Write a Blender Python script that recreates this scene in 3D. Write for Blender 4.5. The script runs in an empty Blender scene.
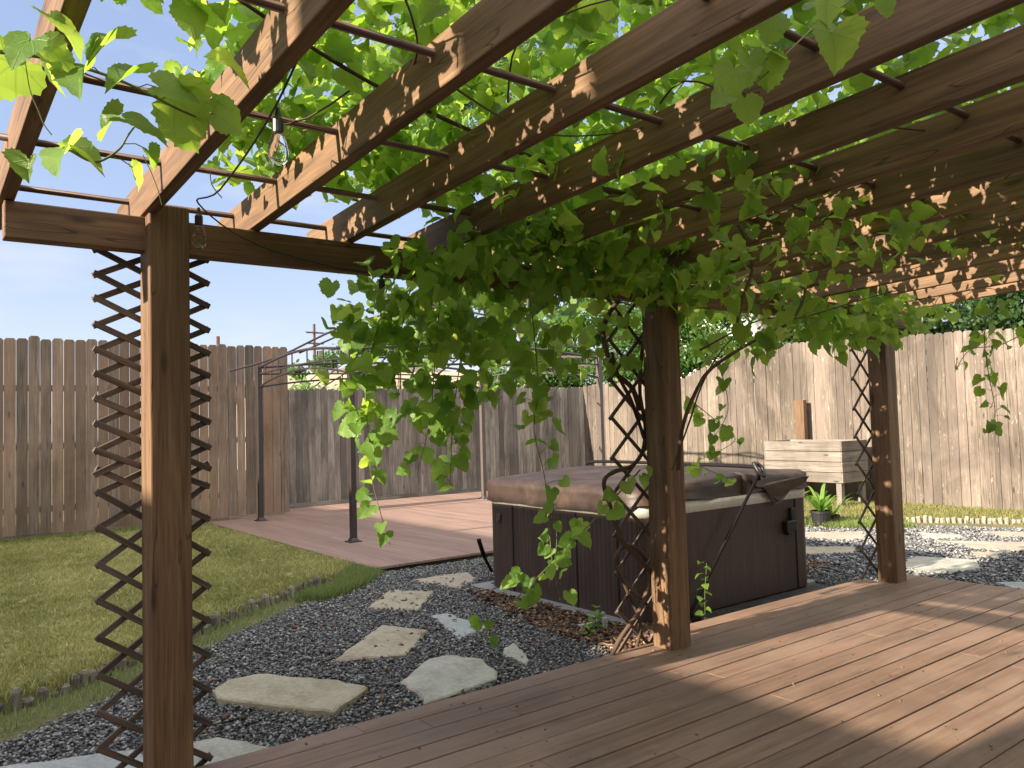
import bpy, math, random
import numpy as np
from mathutils import Vector, Matrix
R = math.radians
random.seed(7); rng = np.random.default_rng(7)
scene = bpy.context.scene
col = scene.collection
# ------------------------------------------------------------------ camera
cam_d = bpy.data.cameras.new('camera'); cam = bpy.data.objects.new('camera', cam_d); col.objects.link(cam)
cam_d.sensor_width = 36; cam_d.lens = 800/1024*36; cam_d.clip_start = .03; cam_d.clip_end = 600
_ph, _pi, _ro = R(37.2), R(2.76), R(1.6)
fh = Vector((math.sin(_ph), math.cos(_ph), 0)); rh = Vector((math.cos(_ph), -math.sin(_ph), 0)); zz = Vector((0, 0, 1))
fw = fh*math.cos(_pi)+zz*math.sin(_pi); u0 = zz*math.cos(_pi)-fh*math.sin(_pi)
rt = rh*math.cos(_ro)-u0*math.sin(_ro); uu = u0*math.cos(_ro)+rh*math.sin(_ro)
m = Matrix((rt, uu, -fw)).transposed().to_4x4(); m.translation = Vector((0, 0, 1.35)); cam.matrix_world = m
scene.camera = cam
# ------------------------------------------------------------------ sky and sun
SUN_EL, SUN_AZ = 23.5, 4.5          # light travels towards +X, drifting AZ degrees towards -Y
w = bpy.data.worlds.new('World'); scene.world = w; w.use_nodes = True
nt = w.node_tree; nt.nodes.clear()
out = nt.nodes.new('ShaderNodeOutputWorld'); bg = nt.nodes.new('ShaderNodeBackground')
sky = nt.nodes.new('ShaderNodeTexSky'); sky.sky_type = 'NISHITA'; sky.sun_disc = False
sky.sun_elevation = R(SUN_EL); sky.sun_rotation = R(270+SUN_AZ); sky.air_density = 1.0; sky.dust_density = .6; sky.ozone_density = 1.5
tc = nt.nodes.new('ShaderNodeTexCoord'); mp = nt.nodes.new('ShaderNodeMapping'); mp.inputs['Scale'].default_value = (1.6, 1.6, 5)
nz = nt.nodes.new('ShaderNodeTexNoise'); nz.inputs['Scale'].default_value = 1.7; nz.inputs['Detail'].default_value = 7; nz.inputs['Roughness'].default_value = .55
cr = nt.nodes.new('ShaderNodeValToRGB'); cr.color_ramp.elements[0].position = .50; cr.color_ramp.elements[1].position = .78
cr.color_ramp.elements[1].color = (.75, .75, .75, 1)
mx = nt.nodes.new('ShaderNodeMix'); mx.data_type = 'RGBA'; mx.inputs[7].default_value = (2.2, 2.2, 2.25, 1)
L = nt.links.new
L(tc.outputs['Generated'], mp.inputs['Vector']); L(mp.outputs[0], nz.inputs['Vector']); L(nz.outputs['Fac'], cr.inputs['Fac'])
gm = nt.nodes.new('ShaderNodeGamma'); gm.inputs['Gamma'].default_value = .42
hs0 = nt.nodes.new('ShaderNodeHueSaturation'); hs0.inputs['Saturation'].default_value = 1.35; hs0.inputs['Value'].default_value = 1.12
tint = nt.nodes.new('ShaderNodeMix'); tint.data_type = 'RGBA'; tint.blend_type = 'MULTIPLY'; tint.inputs[0].default_value = 1; tint.inputs[7].default_value = (.93, .91, 1.06, 1)
L(sky.outputs['Color'], gm.inputs['Color']); L(gm.outputs[0], hs0.inputs['Color']); L(hs0.outputs[0], tint.inputs[6])
L(cr.outputs['Color'], mx.inputs[0]); L(tint.outputs[2], mx.inputs[6]); # cloud bank added out of view, overhead and behind camera, to raise fill light
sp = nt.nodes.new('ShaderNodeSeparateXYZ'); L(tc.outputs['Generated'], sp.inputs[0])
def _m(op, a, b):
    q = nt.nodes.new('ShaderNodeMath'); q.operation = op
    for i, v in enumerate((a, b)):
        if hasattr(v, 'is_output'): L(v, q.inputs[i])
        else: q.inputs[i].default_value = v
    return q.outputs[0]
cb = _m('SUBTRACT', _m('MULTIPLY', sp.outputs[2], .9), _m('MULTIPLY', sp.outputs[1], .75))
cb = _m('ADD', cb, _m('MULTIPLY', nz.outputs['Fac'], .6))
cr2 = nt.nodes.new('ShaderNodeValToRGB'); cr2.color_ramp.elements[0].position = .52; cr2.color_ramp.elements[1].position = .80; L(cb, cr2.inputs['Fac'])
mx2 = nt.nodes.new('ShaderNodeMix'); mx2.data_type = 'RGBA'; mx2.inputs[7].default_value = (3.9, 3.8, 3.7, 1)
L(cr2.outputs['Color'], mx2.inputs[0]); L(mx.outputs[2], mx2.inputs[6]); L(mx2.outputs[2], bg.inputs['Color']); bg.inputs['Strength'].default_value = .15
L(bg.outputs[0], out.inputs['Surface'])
sd = bpy.data.lights.new('sun', 'SUN'); sun = bpy.data.objects.new('sun', sd); col.objects.link(sun)
sd.energy = 4.4; sd.angle = R(.55); sd.color = (1, .86, .68)
d = Vector((math.cos(R(SUN_EL))*math.cos(R(SUN_AZ)), -math.cos(R(SUN_EL))*math.sin(R(SUN_AZ)), -math.sin(R(SUN_EL))))
sun.rotation_euler = d.to_track_quat('-Z', 'Y').to_euler()
scene.view_settings.view_transform = 'Standard'; scene.view_settings.look = 'None'
scene.view_settings.exposure = 1.6; scene.view_settings.gamma = 1
scene.cycles.max_bounces = 8; scene.cycles.transparent_max_bounces = 12; scene.cycles.transmission_bounces = 6

# ------------------------------------------------------------------ helpers
def tag(o, label=None, cat=None, group=None, kind=None):
    if label: o['label'] = label
    if cat: o['category'] = cat
    if group: o['group'] = group
    if kind: o['kind'] = kind
    return o
def thing(name, loc, label, cat, group=None, kind=None):
    o = bpy.data.objects.new(name, None); o.empty_display_size = .1; o.location = loc; col.objects.link(o)
    return tag(o, label, cat, group, kind)
def rootloc(o):
    p = Vector((0, 0, 0))
    while o is not None: p += o.location; o = o.parent
    return p
def link_mesh(name, V, F, mat, parent=None, gc=None, rnd=None, smooth=False, origin=None):
    """V (n,3) world coordinates, F list of faces or (m,k) array"""
    V = np.asarray(V, dtype=np.float64)
    org = rootloc(parent) if parent is not None else Vector(origin or (0, 0, 0))
    V = V-np.array(org)
    me = bpy.data.meshes.new(name)
    if isinstance(F, np.ndarray):
        n, k = F.shape
        me.vertices.add(len(V)); me.vertices.foreach_set('co', V.ravel())
        me.loops.add(n*k); me.loops.foreach_set('vertex_index', F.ravel().astype(np.int32))
        me.polygons.add(n); me.polygons.foreach_set('loop_start', np.arange(0, n*k, k, dtype=np.int32))
        me.update(calc_edges=True)
    else:
        me.from_pydata(V.tolist(), [], F)
    if gc is not None:
        a = me.attributes.new('gc', 'FLOAT_VECTOR', 'POINT'); a.data.foreach_set('vector', np.asarray(gc, dtype=np.float32).ravel())
    if rnd is not None:
        a = me.attributes.new('rnd', 'FLOAT', 'POINT'); a.data.foreach_set('value', np.asarray(rnd, dtype=np.float32).ravel())
    if smooth: me.polygons.foreach_set('use_smooth', np.ones(len(me.polygons), dtype=bool))
    me.materials.append(mat); me.validate(); me.update()
    o = bpy.data.objects.new(name, me); col.objects.link(o)
    if parent is not None: o.parent = parent
    else: o.location = org
    return o
class G:
    def __init__(s): s.v = []; s.f = []; s.g = []; s.r = []
    def raw(s, V, F, gc, r=None):
        n = len(s.v); off = Vector((random.uniform(0, 40), random.uniform(0, 40), random.uniform(0, 40)))
        r = random.random() if r is None else r
        for p, q in zip(V, gc): s.v.append(tuple(p)); s.g.append(tuple(Vector(q)+off)); s.r.append(r)
        for f in F: s.f.append([i+n for i in f])
    def bar(s, a, b, wy, wz, up=(0, 0, 1), r=None, nseg=1, wob=0):
        """timber from a to b; wy width across, wz thickness along up"""
        a = Vector(a); b = Vector(b); x = (b-a); Ln = x.length; x.normalize()
        up = Vector(up); y = up.cross(x).normalized(); z = x.cross(y).normalized()
        V = []; gc = []
        for i in range(nseg+1):
            t = i/nseg; c = a+x*Ln*t+y*random.uniform(-wob, wob)+z*random.uniform(-wob, wob)
            for sy, sz in ((-1, -1), (1, -1), (1, 1), (-1, 1)):
                V.append(c+y*sy*wy/2+z*sz*wz/2); gc.append((t*Ln, sy*wy/2, sz*wz/2))
        F = [(3, 2, 1, 0), tuple(nseg*4+k for k in (0, 1, 2, 3))]
        for i in range(nseg):
            for k in range(4):
                F.append((i*4+k, i*4+(k+1) % 4, i*4+4+(k+1) % 4, i*4+4+k))
        s.raw(V, F, gc, r)
    def box(s, lo, hi, axis=0, r=None):
        lo = Vector(lo); hi = Vector(hi); c = (lo+hi)/2; h = (hi-lo)/2
        a = c.copy(); b = c.copy(); a[axis] -= h[axis]; b[axis] += h[axis]
        if axis == 2: s.bar(a, b, 2*h[0], 2*h[1], (0, 1, 0), r)
        elif axis == 0: s.bar(a, b, 2*h[1], 2*h[2], (0, 0, 1), r)
        else: s.bar(a, b, 2*h[0], 2*h[2], (0, 0, 1), r)
    def tube(s, pts, rad, n=8, r=None, cap=True):
        pts = [Vector(p) for p in pts]; m_ = len(pts)
        if not hasattr(rad, '__len__'): rad = [rad]*m_
        V = []; gc = []; ln = 0; prev = None
        for i, p in enumerate(pts):
            t = (pts[min(i+1, m_-1)]-pts[max(i-1, 0)])
            t = t.normalized() if t.length > 1e-9 else Vector((0, 0, 1))
            if prev is None: nrm = t.orthogonal().normalized()
            else: nrm = (prev-t*prev.dot(t)); nrm = nrm.normalized() if nrm.length > 1e-6 else t.orthogonal().normalized()
            prev = nrm; bi = t.cross(nrm)
            if i: ln += (p-pts[i-1]).length
            for k in range(n):
                a = 2*math.pi*k/n; o_ = (nrm*math.cos(a)+bi*math.sin(a))*rad[i]
                V.append(p+o_); gc.append((ln, o_.x, o_.y))
        F = []
        for i in range(m_-1):
            for k in range(n):
                F.append((i*n+k, i*n+(k+1) % n, (i+1)*n+(k+1) % n, (i+1)*n+k))
        if cap: F += [tuple(reversed(range(n))), tuple((m_-1)*n+k for k in range(n))]
        s.raw(V, F, gc, r)
    def lathe(s, c, prof, n=16, r=None):
        c = Vector(c); s.tube([c+Vector((0, 0, z)) for _, z in prof], [q for q, _ in prof], n, r)
    def prism(s, outline, z0, z1, taper=0., r=None):
        n = len(outline); cx = sum(p[0] for p in outline)/n; cy = sum(p[1] for p in outline)/n
        V = [(p[0], p[1], z0) for p in outline]+[(cx+(p[0]-cx)*(1-taper), cy+(p[1]-cy)*(1-taper), z1) for p in outline]
        F = [tuple(reversed(range(n))), tuple(range(n, 2*n))]+[(i, (i+1) % n, n+(i+1) % n, n+i) for i in range(n)]
        s.raw(V, F, V, r)
    def obj(s, name, mat, parent=None, bevel=0, smooth=False, origin=None, seg=2):
        o = link_mesh(name, s.v, s.f, mat, parent, s.g, s.r, smooth, origin)
        if bevel:
            b = o.modifiers.new('bevel', 'BEVEL'); b.width = bevel; b.segments = seg; b.limit_method = 'ANGLE'
        return o
def smooth_path(pts, k=4):
    pts = [Vector(p) for p in pts]; P = [pts[0]]+pts+[pts[-1]]; out_ = []
    for i in range(1, len(P)-2):
        for j in range(k):
            t = j/k; a, b, c, e = P[i-1], P[i], P[i+1], P[i+2]
            out_.append(.5*((2*b)+(-a+c)*t+(2*a-5*b+4*c-e)*t*t+(-a+3*b-3*c+e)*t**3))
    out_.append(pts[-1]); return out_

# ------------------------------------------------------------------ materials
def new_mat(name):
    m_ = bpy.data.materials.new(name); m_.use_nodes = True; n_ = m_.node_tree
    b = n_.nodes['Principled BSDF']; return m_, n_, b
def N(nt_, t, **kw):
    n_ = nt_.nodes.new(t)
    for k, v in kw.items():
        if k in n_.inputs: n_.inputs[k].default_value = v
        else: setattr(n_, k, v)
    return n_
def ramp(nt_, fac, stops):
    r_ = nt_.nodes.new('ShaderNodeValToRGB'); e = r_.color_ramp.elements
    e[0].position, e[0].color = stops[0][0], (*stops[0][1], 1); e[1].position, e[1].color = stops[-1][0], (*stops[-1][1], 1)
    for p, c in stops[1:-1]:
        q = e.new(p); q.color = (*c, 1)
    nt_.links.new(fac, r_.inputs['Fac']); return r_.outputs['Color']
def mixc(nt_, fac, a, b, mode='MIX'):
    m_ = nt_.nodes.new('ShaderNodeMix'); m_.data_type = 'RGBA'; m_.blend_type = mode
    for s_, v in ((0, fac), (6, a), (7, b)):
        if hasattr(v, 'is_output'): nt_.links.new(v, m_.inputs[s_])
        else: m_.inputs[s_].default_value = v if s_ == 0 else (*v, 1)
    return m_.outputs[2]
def mth(nt_, op, a, b=None, c=None):
    m_ = nt_.nodes.new('ShaderNodeMath'); m_.operation = op
    for i, v in enumerate((a, b, c)):
        if v is None: continue
        if hasattr(v, 'is_output'): nt_.links.new(v, m_.inputs[i])
        else: m_.inputs[i].default_value = v
    return m_.outputs[0]
def noise(nt_, vec, scale, detail=4, rough=.55, dist=0, sc=(1, 1, 1)):
    mp_ = nt_.nodes.new('ShaderNodeMapping'); mp_.inputs['Scale'].default_value = sc; nt_.links.new(vec, mp_.inputs['Vector'])
    n_ = N(nt_, 'ShaderNodeTexNoise', Scale=scale, Detail=detail, Roughness=rough, Distortion=dist)
    nt_.links.new(mp_.outputs[0], n_.inputs['Vector']); return n_.outputs['Fac']
def attr(nt_, name, o='Vector'):
    a = nt_.nodes.new('ShaderNodeAttribute'); a.attribute_name = name; return a.outputs[o]
def bump(nt_, b, h, strength=.3, dist=.01):
    q = N(nt_, 'ShaderNodeBump', Strength=strength, Distance=dist); nt_.links.new(h, q.inputs['Height']); nt_.links.new(q.outputs[0], b.inputs['Normal'])
def wood(name, dark, mid, light, rough=.75, var=.25, grain=1.0, knots=True, area=0, vary=None, stain=None, stain_amt=.5, bstr=.35, spots=None, cracks=False):
    m_, t, b = new_mat(name); gc = attr(t, 'gc'); rn = attr(t, 'rnd', 'Fac')
    g1 = noise(t, gc, 1, 7, .6, .8, (1.3*grain, 26*grain, 26*grain))
    g2 = noise(t, gc, 1, 3, .5, .3, (5, 130, 130))
    g = mth(t, 'ADD', mth(t, 'MULTIPLY', g1, .72), mth(t, 'MULTIPLY', g2, .28))
    c = ramp(t, g, [(.32, dark), (.5, mid), (.66, light)])
    big = noise(t, gc, 1, 3, .6, .4, (1.1, 5, 5))
    if stain: c = mixc(t, mth(t, 'MULTIPLY', ramp(t, big, [(.42, (0, 0, 0)), (.62, (1, 1, 1))]), stain_amt), c, stain)
    if spots:
        sp = noise(t, gc, 1, 5, .7, .6, (6, 30, 30))
        c = mixc(t, ramp(t, sp, [(.60, (0, 0, 0)), (.68, (.75, .75, .75))]), c, spots)
    h = g
    if cracks:
        cn = noise(t, gc, 1, 2, .5, .2, (.9, 13, 13)); ck = ramp(t, mth(t, 'ABSOLUTE', mth(t, 'SUBTRACT', cn, .56)), [(.0, (1, 1, 1)), (.006, (0, 0, 0))])
        c = mixc(t, mth(t, 'MULTIPLY', ck, .75), c, (.018, .01, .006)); h = mth(t, 'SUBTRACT', g, mth(t, 'MULTIPLY', ck, .8))
    if knots:
        mp_ = t.nodes.new('ShaderNodeMapping'); mp_.inputs['Scale'].default_value = (1.9, 7, 7); t.links.new(gc, mp_.inputs['Vector'])
        vo = N(t, 'ShaderNodeTexVoronoi', Scale=1.0); t.links.new(mp_.outputs[0], vo.inputs['Vector'])
        k = ramp(t, vo.outputs['Distance'], [(.05, (1, 1, 1)), (.13, (0, 0, 0))])
        c = mixc(t, mth(t, 'MULTIPLY', k, .8), c, tuple(x*.35 for x in dark))
    if vary: c = mixc(t, ramp(t, mth(t, 'FRACT', mth(t, 'MULTIPLY', rn, 7.3)), [(.45, (0, 0, 0)), (.95, (.65, .65, .65))]), c, vary)
    v = mth(t, 'ADD', mth(t, 'MULTIPLY', rn, 2*var), 1-var)
    if area:
        an = noise(t, t.nodes.new('ShaderNodeTexCoord').outputs['Object'], 1.1, 5, .65, .5, (1, 1, .55))
        v = mth(t, 'MULTIPLY', v, ramp(t, an, [(.36, (1-area,)*3), (.60, (1.08,)*3)]))
    hs = N(t, 'ShaderNodeHueSaturation'); t.links.new(c, hs.inputs['Color']); t.links.new(v, hs.inputs['Value']); t.links.new(hs.outputs[0], b.inputs['Base Color'])
    b.inputs['Roughness'].default_value = rough; bump(t, b, h, bstr, .004); return m_
def plain(name, c, rough=.5, metal=0, nsc=30, var=.15, bs=.05, spec=.5):
    m_, t, b = new_mat(name); tc_ = t.nodes.new('ShaderNodeTexCoord').outputs['Object']
    n_ = noise(t, tc_, nsc, 5, .6); c_ = ramp(t, n_, [(.3, tuple(x*(1-var) for x in c)), (.7, tuple(min(1, x*(1+var)) for x in c))])
    t.links.new(c_, b.inputs['Base Color']); b.inputs['Roughness'].default_value = rough; b.inputs['Metallic'].default_value = metal
    b.inputs['Specular IOR Level'].default_value = spec
    bump(t, b, n_, bs, .003); return m_
M = {}
M['cedar'] = wood('stained_cedar', (.075, .041, .021), (.16, .09, .045), (.255, .15, .078), .7, .13, cracks=True)
M['rod'] = plain('brown_painted_rod', (.085, .045, .03), .45)
M['picket'] = wood('weathered_cedar_picket', (.09, .068, .052), (.215, .165, .13), (.32, .26, .21), .9, .32, 1.2, area=.3, vary=(.22, .14, .09), stain=(.22, .145, .10), stain_amt=.55)
M['picket_grey'] = wood('grey_weathered_picket', (.12, .103, .09), (.26, .23, .207), (.39, .355, .325), .92, .28, 1.2, area=.3, vary=(.13, .115, .11), stain=(.10, .085, .08), stain_amt=.7, spots=(.33, .31, .30))
M['picket_tan'] = wood('tan_weathered_picket', (.05, .04, .032), (.165, .135, .107), (.27, .228, .187), .9, .22, 1.2, area=.45, vary=(.16, .13, .11), stain=(.15, .12, .10), stain_amt=.7, spots=(.46, .40, .34))
M['deck'] = wood('brown_composite_decking', (.125, .073, .048), (.20, .122, .082), (.26, .163, .112), .62, .10, .8, knots=False, stain=(.27, .185, .14), stain_amt=.5, spots=(.28, .18, .135), area=.2, bstr=.25)
M['platform'] = wood('reddish_platform_boards', (.18, .115, .09), (.24, .155, .125), (.30, .20, .16), .7, .08, .6, knots=False, stain=(.30, .20, .17), stain_amt=.4, bstr=.1)
M['lath'] = wood('dark_stained_lath', (.045, .033, .027), (.10, .074, .06), (.17, .128, .105), .7, .2, 1.5, knots=False)
M['planter'] = wood('bleached_planter_board', (.09, .08, .068), (.20, .175, .15), (.30, .265, .23), .9, .16, 1, stain=(.16, .135, .115), stain_amt=.6, area=.3)
M['bark'] = wood('vine_bark', (.03, .019, .012), (.085, .052, .034), (.17, .11, .075), .95, .2, 1.2, knots=False, bstr=.9)
M['bark_tree'] = wood('tree_bark', (.035, .028, .022), (.07, .056, .044), (.11, .09, .072), .95, .1, .6, knots=False, bstr=.8)
M['black'] = plain('black_metal', (.012, .010, .011), .7, spec=.12)
M['blackplastic'] = plain('black_plastic', (.02, .02, .021), .45)
M['post_metal'] = plain('dark_bronze_metal', (.032, .024, .024), .42)
M['grey_metal'] = plain('faded_grey_brown_metal', (.09, .075, .07), .5)
M['lip'] = plain('cream_acrylic', (.62, .60, .54), .35)
M['concrete'] = plain('grey_pad', (.25, .25, .26), .9, nsc=60, bs=.3)
M['pvc'] = plain('grey_conduit', (.42, .44, .45), .4)
M['soil'] = plain('dark_soil', (.055, .042, .032), .95, nsc=45, var=.4, bs=.6)
M['siding'] = plain('beige_siding', (.68, .61, .52), .8, nsc=3)
M['shingle'] = plain('brown_shingles', (.15, .12, .10), .9, nsc=9, var=.3)
M['tanroof'] = plain('tan_shingles', (.42, .34, .24), .9, nsc=6, var=.15)
M['white'] = plain('white_paint', (.72, .72, .70), .6)
M['darkglass'] = plain('dark_glass', (.03, .035, .04), .1)

def vinyl():
    m_, t, b = new_mat('brown_vinyl_cover'); o = t.nodes.new('ShaderNodeTexCoord').outputs['Object']
    n1 = noise(t, o, 2.2, 6, .65, .5); n2 = noise(t, o, 160, 3, .6)
    c = ramp(t, n1, [(.35, (.026, .015, .011)), (.5, (.045, .026, .019)), (.72, (.11, .068, .048))])
    t.links.new(c, b.inputs['Base Color']); b.inputs['Roughness'].default_value = .5
    n3 = noise(t, o, 5, 3, .6, .6)
    h = mth(t, 'ADD', mth(t, 'MULTIPLY', n2, .12), n3); bump(t, b, h, .35, .02); return m_
M['vinyl'] = vinyl()
def cabinet():
    m_, t, b = new_mat('brown_tub_cabinet'); gc = attr(t, 'gc')
    sx = N(t, 'ShaderNodeSeparateXYZ'); t.links.new(gc, sx.inputs[0])
    fr = mth(t, 'FRACT', mth(t, 'MULTIPLY', sx.outputs[0], 22.)); gr = ramp(t, fr, [(.0, (0, 0, 0)), (.14, (1, 1, 1)), (.9, (1, 1, 1)), (.99, (.1, .1, .1))])
    n1 = noise(t, gc, 3, 5, .6, 0, (3, 3, .6)); n2 = noise(t, gc, 60, 4, .6, 0, (2, 2, .12))
    c = ramp(t, mth(t, 'ADD', mth(t, 'MULTIPLY', n1, .6), mth(t, 'MULTIPLY', n2, .4)), [(.35, (.045, .028, .026)), (.62, (.085, .056, .052))])
    c = mixc(t, mth(t, 'MULTIPLY', mth(t, 'SUBTRACT', 1.0, gr), .6), c, (.02, .012, .011))
    t.links.new(c, b.inputs['Base Color']); b.inputs['Roughness'].default_value = .45; bump(t, b, gr, .8, .005); return m_
M['cabinet'] = cabinet()
def stone(name, a, b_, c_, sc=3.):
    m_, t, b = new_mat(name); o = t.nodes.new('ShaderNodeTexCoord').outputs['Object']
    n1 = noise(t, o, sc, 7, .6, .8); n2 = noise(t, o, 40, 4, .6)
    c = ramp(t, n1, [(.3, a), (.5, b_), (.7, c_)]); c = mixc(t, .25, c, ramp(t, n2, [(.3, (.12, .11, .09)), (.7, (.6, .58, .5))]))
    t.links.new(c, b.inputs['Base Color']); b.inputs['Roughness'].default_value = .85
    bump(t, b, mth(t, 'ADD', n1, mth(t, 'MULTIPLY', n2, .25)), .5, .02); return m_
M['stone_tan'] = stone('tan_sandstone', (.19, .155, .10), (.33, .285, .195), (.42, .375, .275))
M['stone_grey'] = stone('pale_grey_sandstone', (.22, .21, .18), (.36, .36, .32), (.44, .43, .37), 4)
M['stone_blue'] = stone('blue_grey_flagstone', (.22, .25, .27), (.30, .33, .36), (.38, .41, .43))
M['stone_pink'] = stone('buff_pink_flagstone', (.26, .20, .155), (.36, .29, .23), (.42, .35, .29))
M['edge_stone'] = stone('weathered_edge_stone', (.14, .12, .09), (.24, .215, .17), (.32, .29, .23), 8)
def foliage(name, lo, hi, trans=.45, tlo=None, thi=None, rough=.45, veins=False):
    m_, t, b = new_mat(name); rn = attr(t, 'rnd', 'Fac')
    c = ramp(t, rn, [(0, lo), (.85, hi), (1, tuple(min(1, x*1.25) for x in hi))])
    tl = ramp(t, rn, [(0, tlo or tuple(min(1, x*2.4) for x in lo)), (1, thi or tuple(min(1, x*2.4) for x in hi))])
    if veins:
        gc = attr(t, 'gc'); sx = N(t, 'ShaderNodeSeparateXYZ'); t.links.new(gc, sx.inputs[0])
        ang = mth(t, 'ARCTAN2', mth(t, 'ABSOLUTE', sx.outputs[1]), mth(t, 'ADD', sx.outputs[0], .02))
        rr = mth(t, 'SQRT', mth(t, 'ADD', mth(t, 'MULTIPLY', sx.outputs[0], sx.outputs[0]), mth(t, 'MULTIPLY', sx.outputs[1], sx.outputs[1])))
        pp = mth(t, 'PINGPONG', ang, .36); wv = mth(t, 'MULTIPLY', pp, rr)
        vf = ramp(t, wv, [(.0, (1, 1, 1)), (.018, (0, 0, 0))])
        sec = mth(t, 'PINGPONG', mth(t, 'ADD', mth(t, 'MULTIPLY', sx.outputs[0], .8), mth(t, 'MULTIPLY', mth(t, 'ABSOLUTE', sx.outputs[1]), -.9)), .06)
        vf2 = ramp(t, sec, [(.0, (.35, .35, .35)), (.012, (0, 0, 0))])
        vv = mth(t, 'ADD', vf, vf2)
        c = mixc(t, mth(t, 'MULTIPLY', vv, .5), c, tuple(min(1, x*1.7) for x in hi)); tl = mixc(t, mth(t, 'MULTIPLY', vv, .4), tl, (.16, .30, .04))
        o = t.nodes.new('ShaderNodeTexCoord').outputs['Object']; bn = noise(t, o, 70, 3, .6)
        bump(t, b, mth(t, 'SUBTRACT', bn, mth(t, 'MULTIPLY', vv, .6)), .5, .004)
    t.links.new(c, b.inputs['Base Color']); b.inputs['Roughness'].default_value = rough; b.inputs['Specular IOR Level'].default_value = .35
    tr = t.nodes.new('ShaderNodeBsdfTranslucent'); t.links.new(tl, tr.inputs['Color'])
    ms = t.nodes.new('ShaderNodeMixShader'); ms.inputs[0].default_value = trans
    t.links.new(b.outputs[0], ms.inputs[1]); t.links.new(tr.outputs[0], ms.inputs[2])
    t.links.new(ms.outputs[0], t.nodes['Material Output'].inputs['Surface']); return m_
M['vine_leaf'] = foliage('vine_leaf', (.065, .14, .024), (.15, .27, .055), .5, (.34, .58, .05), (.68, .86, .12), .42, True)
M['tree_leaf'] = foliage('tree_leaf', (.04, .09, .02), (.10, .19, .045), .4)
M['dark_leaf'] = foliage('dark_leaf', (.02, .05, .013), (.055, .11, .03), .35)
M['pale_leaf'] = foliage('pale_leaf', (.09, .16, .045), (.17, .27, .08), .45)
M['lily'] = foliage('strap_leaf', (.10, .20, .03), (.20, .32, .06), .4)
M['lawn_blade'] = foliage('lawn_blade', (.17, .205, .055), (.48, .46, .20), .3, (.28, .3, .06), (.55, .5, .2), .7)
M['grass_green'] = foliage('green_grass', (.09, .13, .035), (.22, .27, .09), .35, rough=.6)
def gravelmat():
    m_, t, b = new_mat('slate_chip'); rn = attr(t, 'rnd', 'Fac')
    c = ramp(t, rn, [(0, (.06, .063, .07)), (.6, (.175, .18, .19)), (.9, (.32, .32, .325)), (1, (.5, .47, .42))])
    t.links.new(c, b.inputs['Base Color']); b.inputs['Roughness'].default_value = .7; return m_
M['gravel'] = gravelmat()
def mulchmat():
    m_, t, b = new_mat('mulch_chip'); rn = attr(t, 'rnd', 'Fac')
    c = ramp(t, rn, [(0, (.05, .028, .016)), (.6, (.16, .085, .048)), (1, (.36, .24, .15))])
    t.links.new(c, b.inputs['Base Color']); b.inputs['Roughness'].default_value = .9; return m_
M['mulch'] = mulchmat()
def groundmat(name, stops, sc=1.5):
    m_, t, b = new_mat(name); o = t.nodes.new('ShaderNodeTexCoord').outputs['Object']
    n1 = noise(t, o, sc, 8, .65); n2 = noise(t, o, 55, 4, .7); n3 = noise(t, o, .35, 3, .5)
    f = mth(t, 'ADD', mth(t, 'MULTIPLY', n1, .4), mth(t, 'ADD', mth(t, 'MULTIPLY', n2, .35), mth(t, 'MULTIPLY', n3, .25)))
    c = ramp(t, f, stops); t.links.new(c, b.inputs['Base Color']); b.inputs['Roughness'].default_value = .95
    bump(t, b, n2, .8, .03); return m_
M['ground'] = groundmat('rough_grass_ground', [(.36, (.07, .055, .03)), (.48, (.13, .125, .05)), (.62, (.24, .21, .10))])
M['lawn'] = groundmat('dry_lawn', [(.38, (.15, .16, .055)), (.5, (.30, .275, .12)), (.62, (.42, .37, .19))])
M['gravelbed'] = groundmat('gravel_base', [(.38, (.022, .022, .026)), (.5, (.05, .05, .056)), (.62, (.10, .10, .11))], 9)
def glass():
    m_, t, b = new_mat('bulb_glass'); b.inputs['Base Color'].default_value = (.95, .97, 1, 1); b.inputs['Roughness'].default_value = .03
    b.inputs['Transmission Weight'].default_value = 1; b.inputs['IOR'].default_value = 1.28; return m_
M['glass'] = glass()

# ------------------------------------------------------------------ ground surfaces
def inpoly(x, y, poly):
    x = np.asarray(x); y = np.asarray(y); c = np.zeros(x.shape, bool); n = len(poly)
    for i in range(n):
        x1, y1 = poly[i]; x2, y2 = poly[(i+1) % n]
        if y1 == y2: continue
        cond = ((y1 > y) != (y2 > y)) & (x < (x2-x1)*(y-y1)/(y2-y1)+x1); c ^= cond
    return c
ZG = -.10
g = G(); g.raw([(-150, -150, ZG), (250, -150, ZG), (250, 250, ZG), (-150, 250, ZG)], [(0, 1, 2, 3)], [(0, 0, 0)]*4)
tag(g.obj('ground', M['ground']), kind='structure')
EDGE = [(-6., 4.2), (-2., 4.45), (-.6, 4.7), (.40, 5.05), (1.0, 5.42), (1.62, 5.95), (2.3, 6.5), (2.9, 6.92), (3.33, 7.2), (3.62, 7.5)]
EC = [tuple(p)[:2] for p in smooth_path([(a, b, 0) for a, b in EDGE], 5)]
LAWN = EC+[(3.62, 12.5), (-6., 12.5)]
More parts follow.
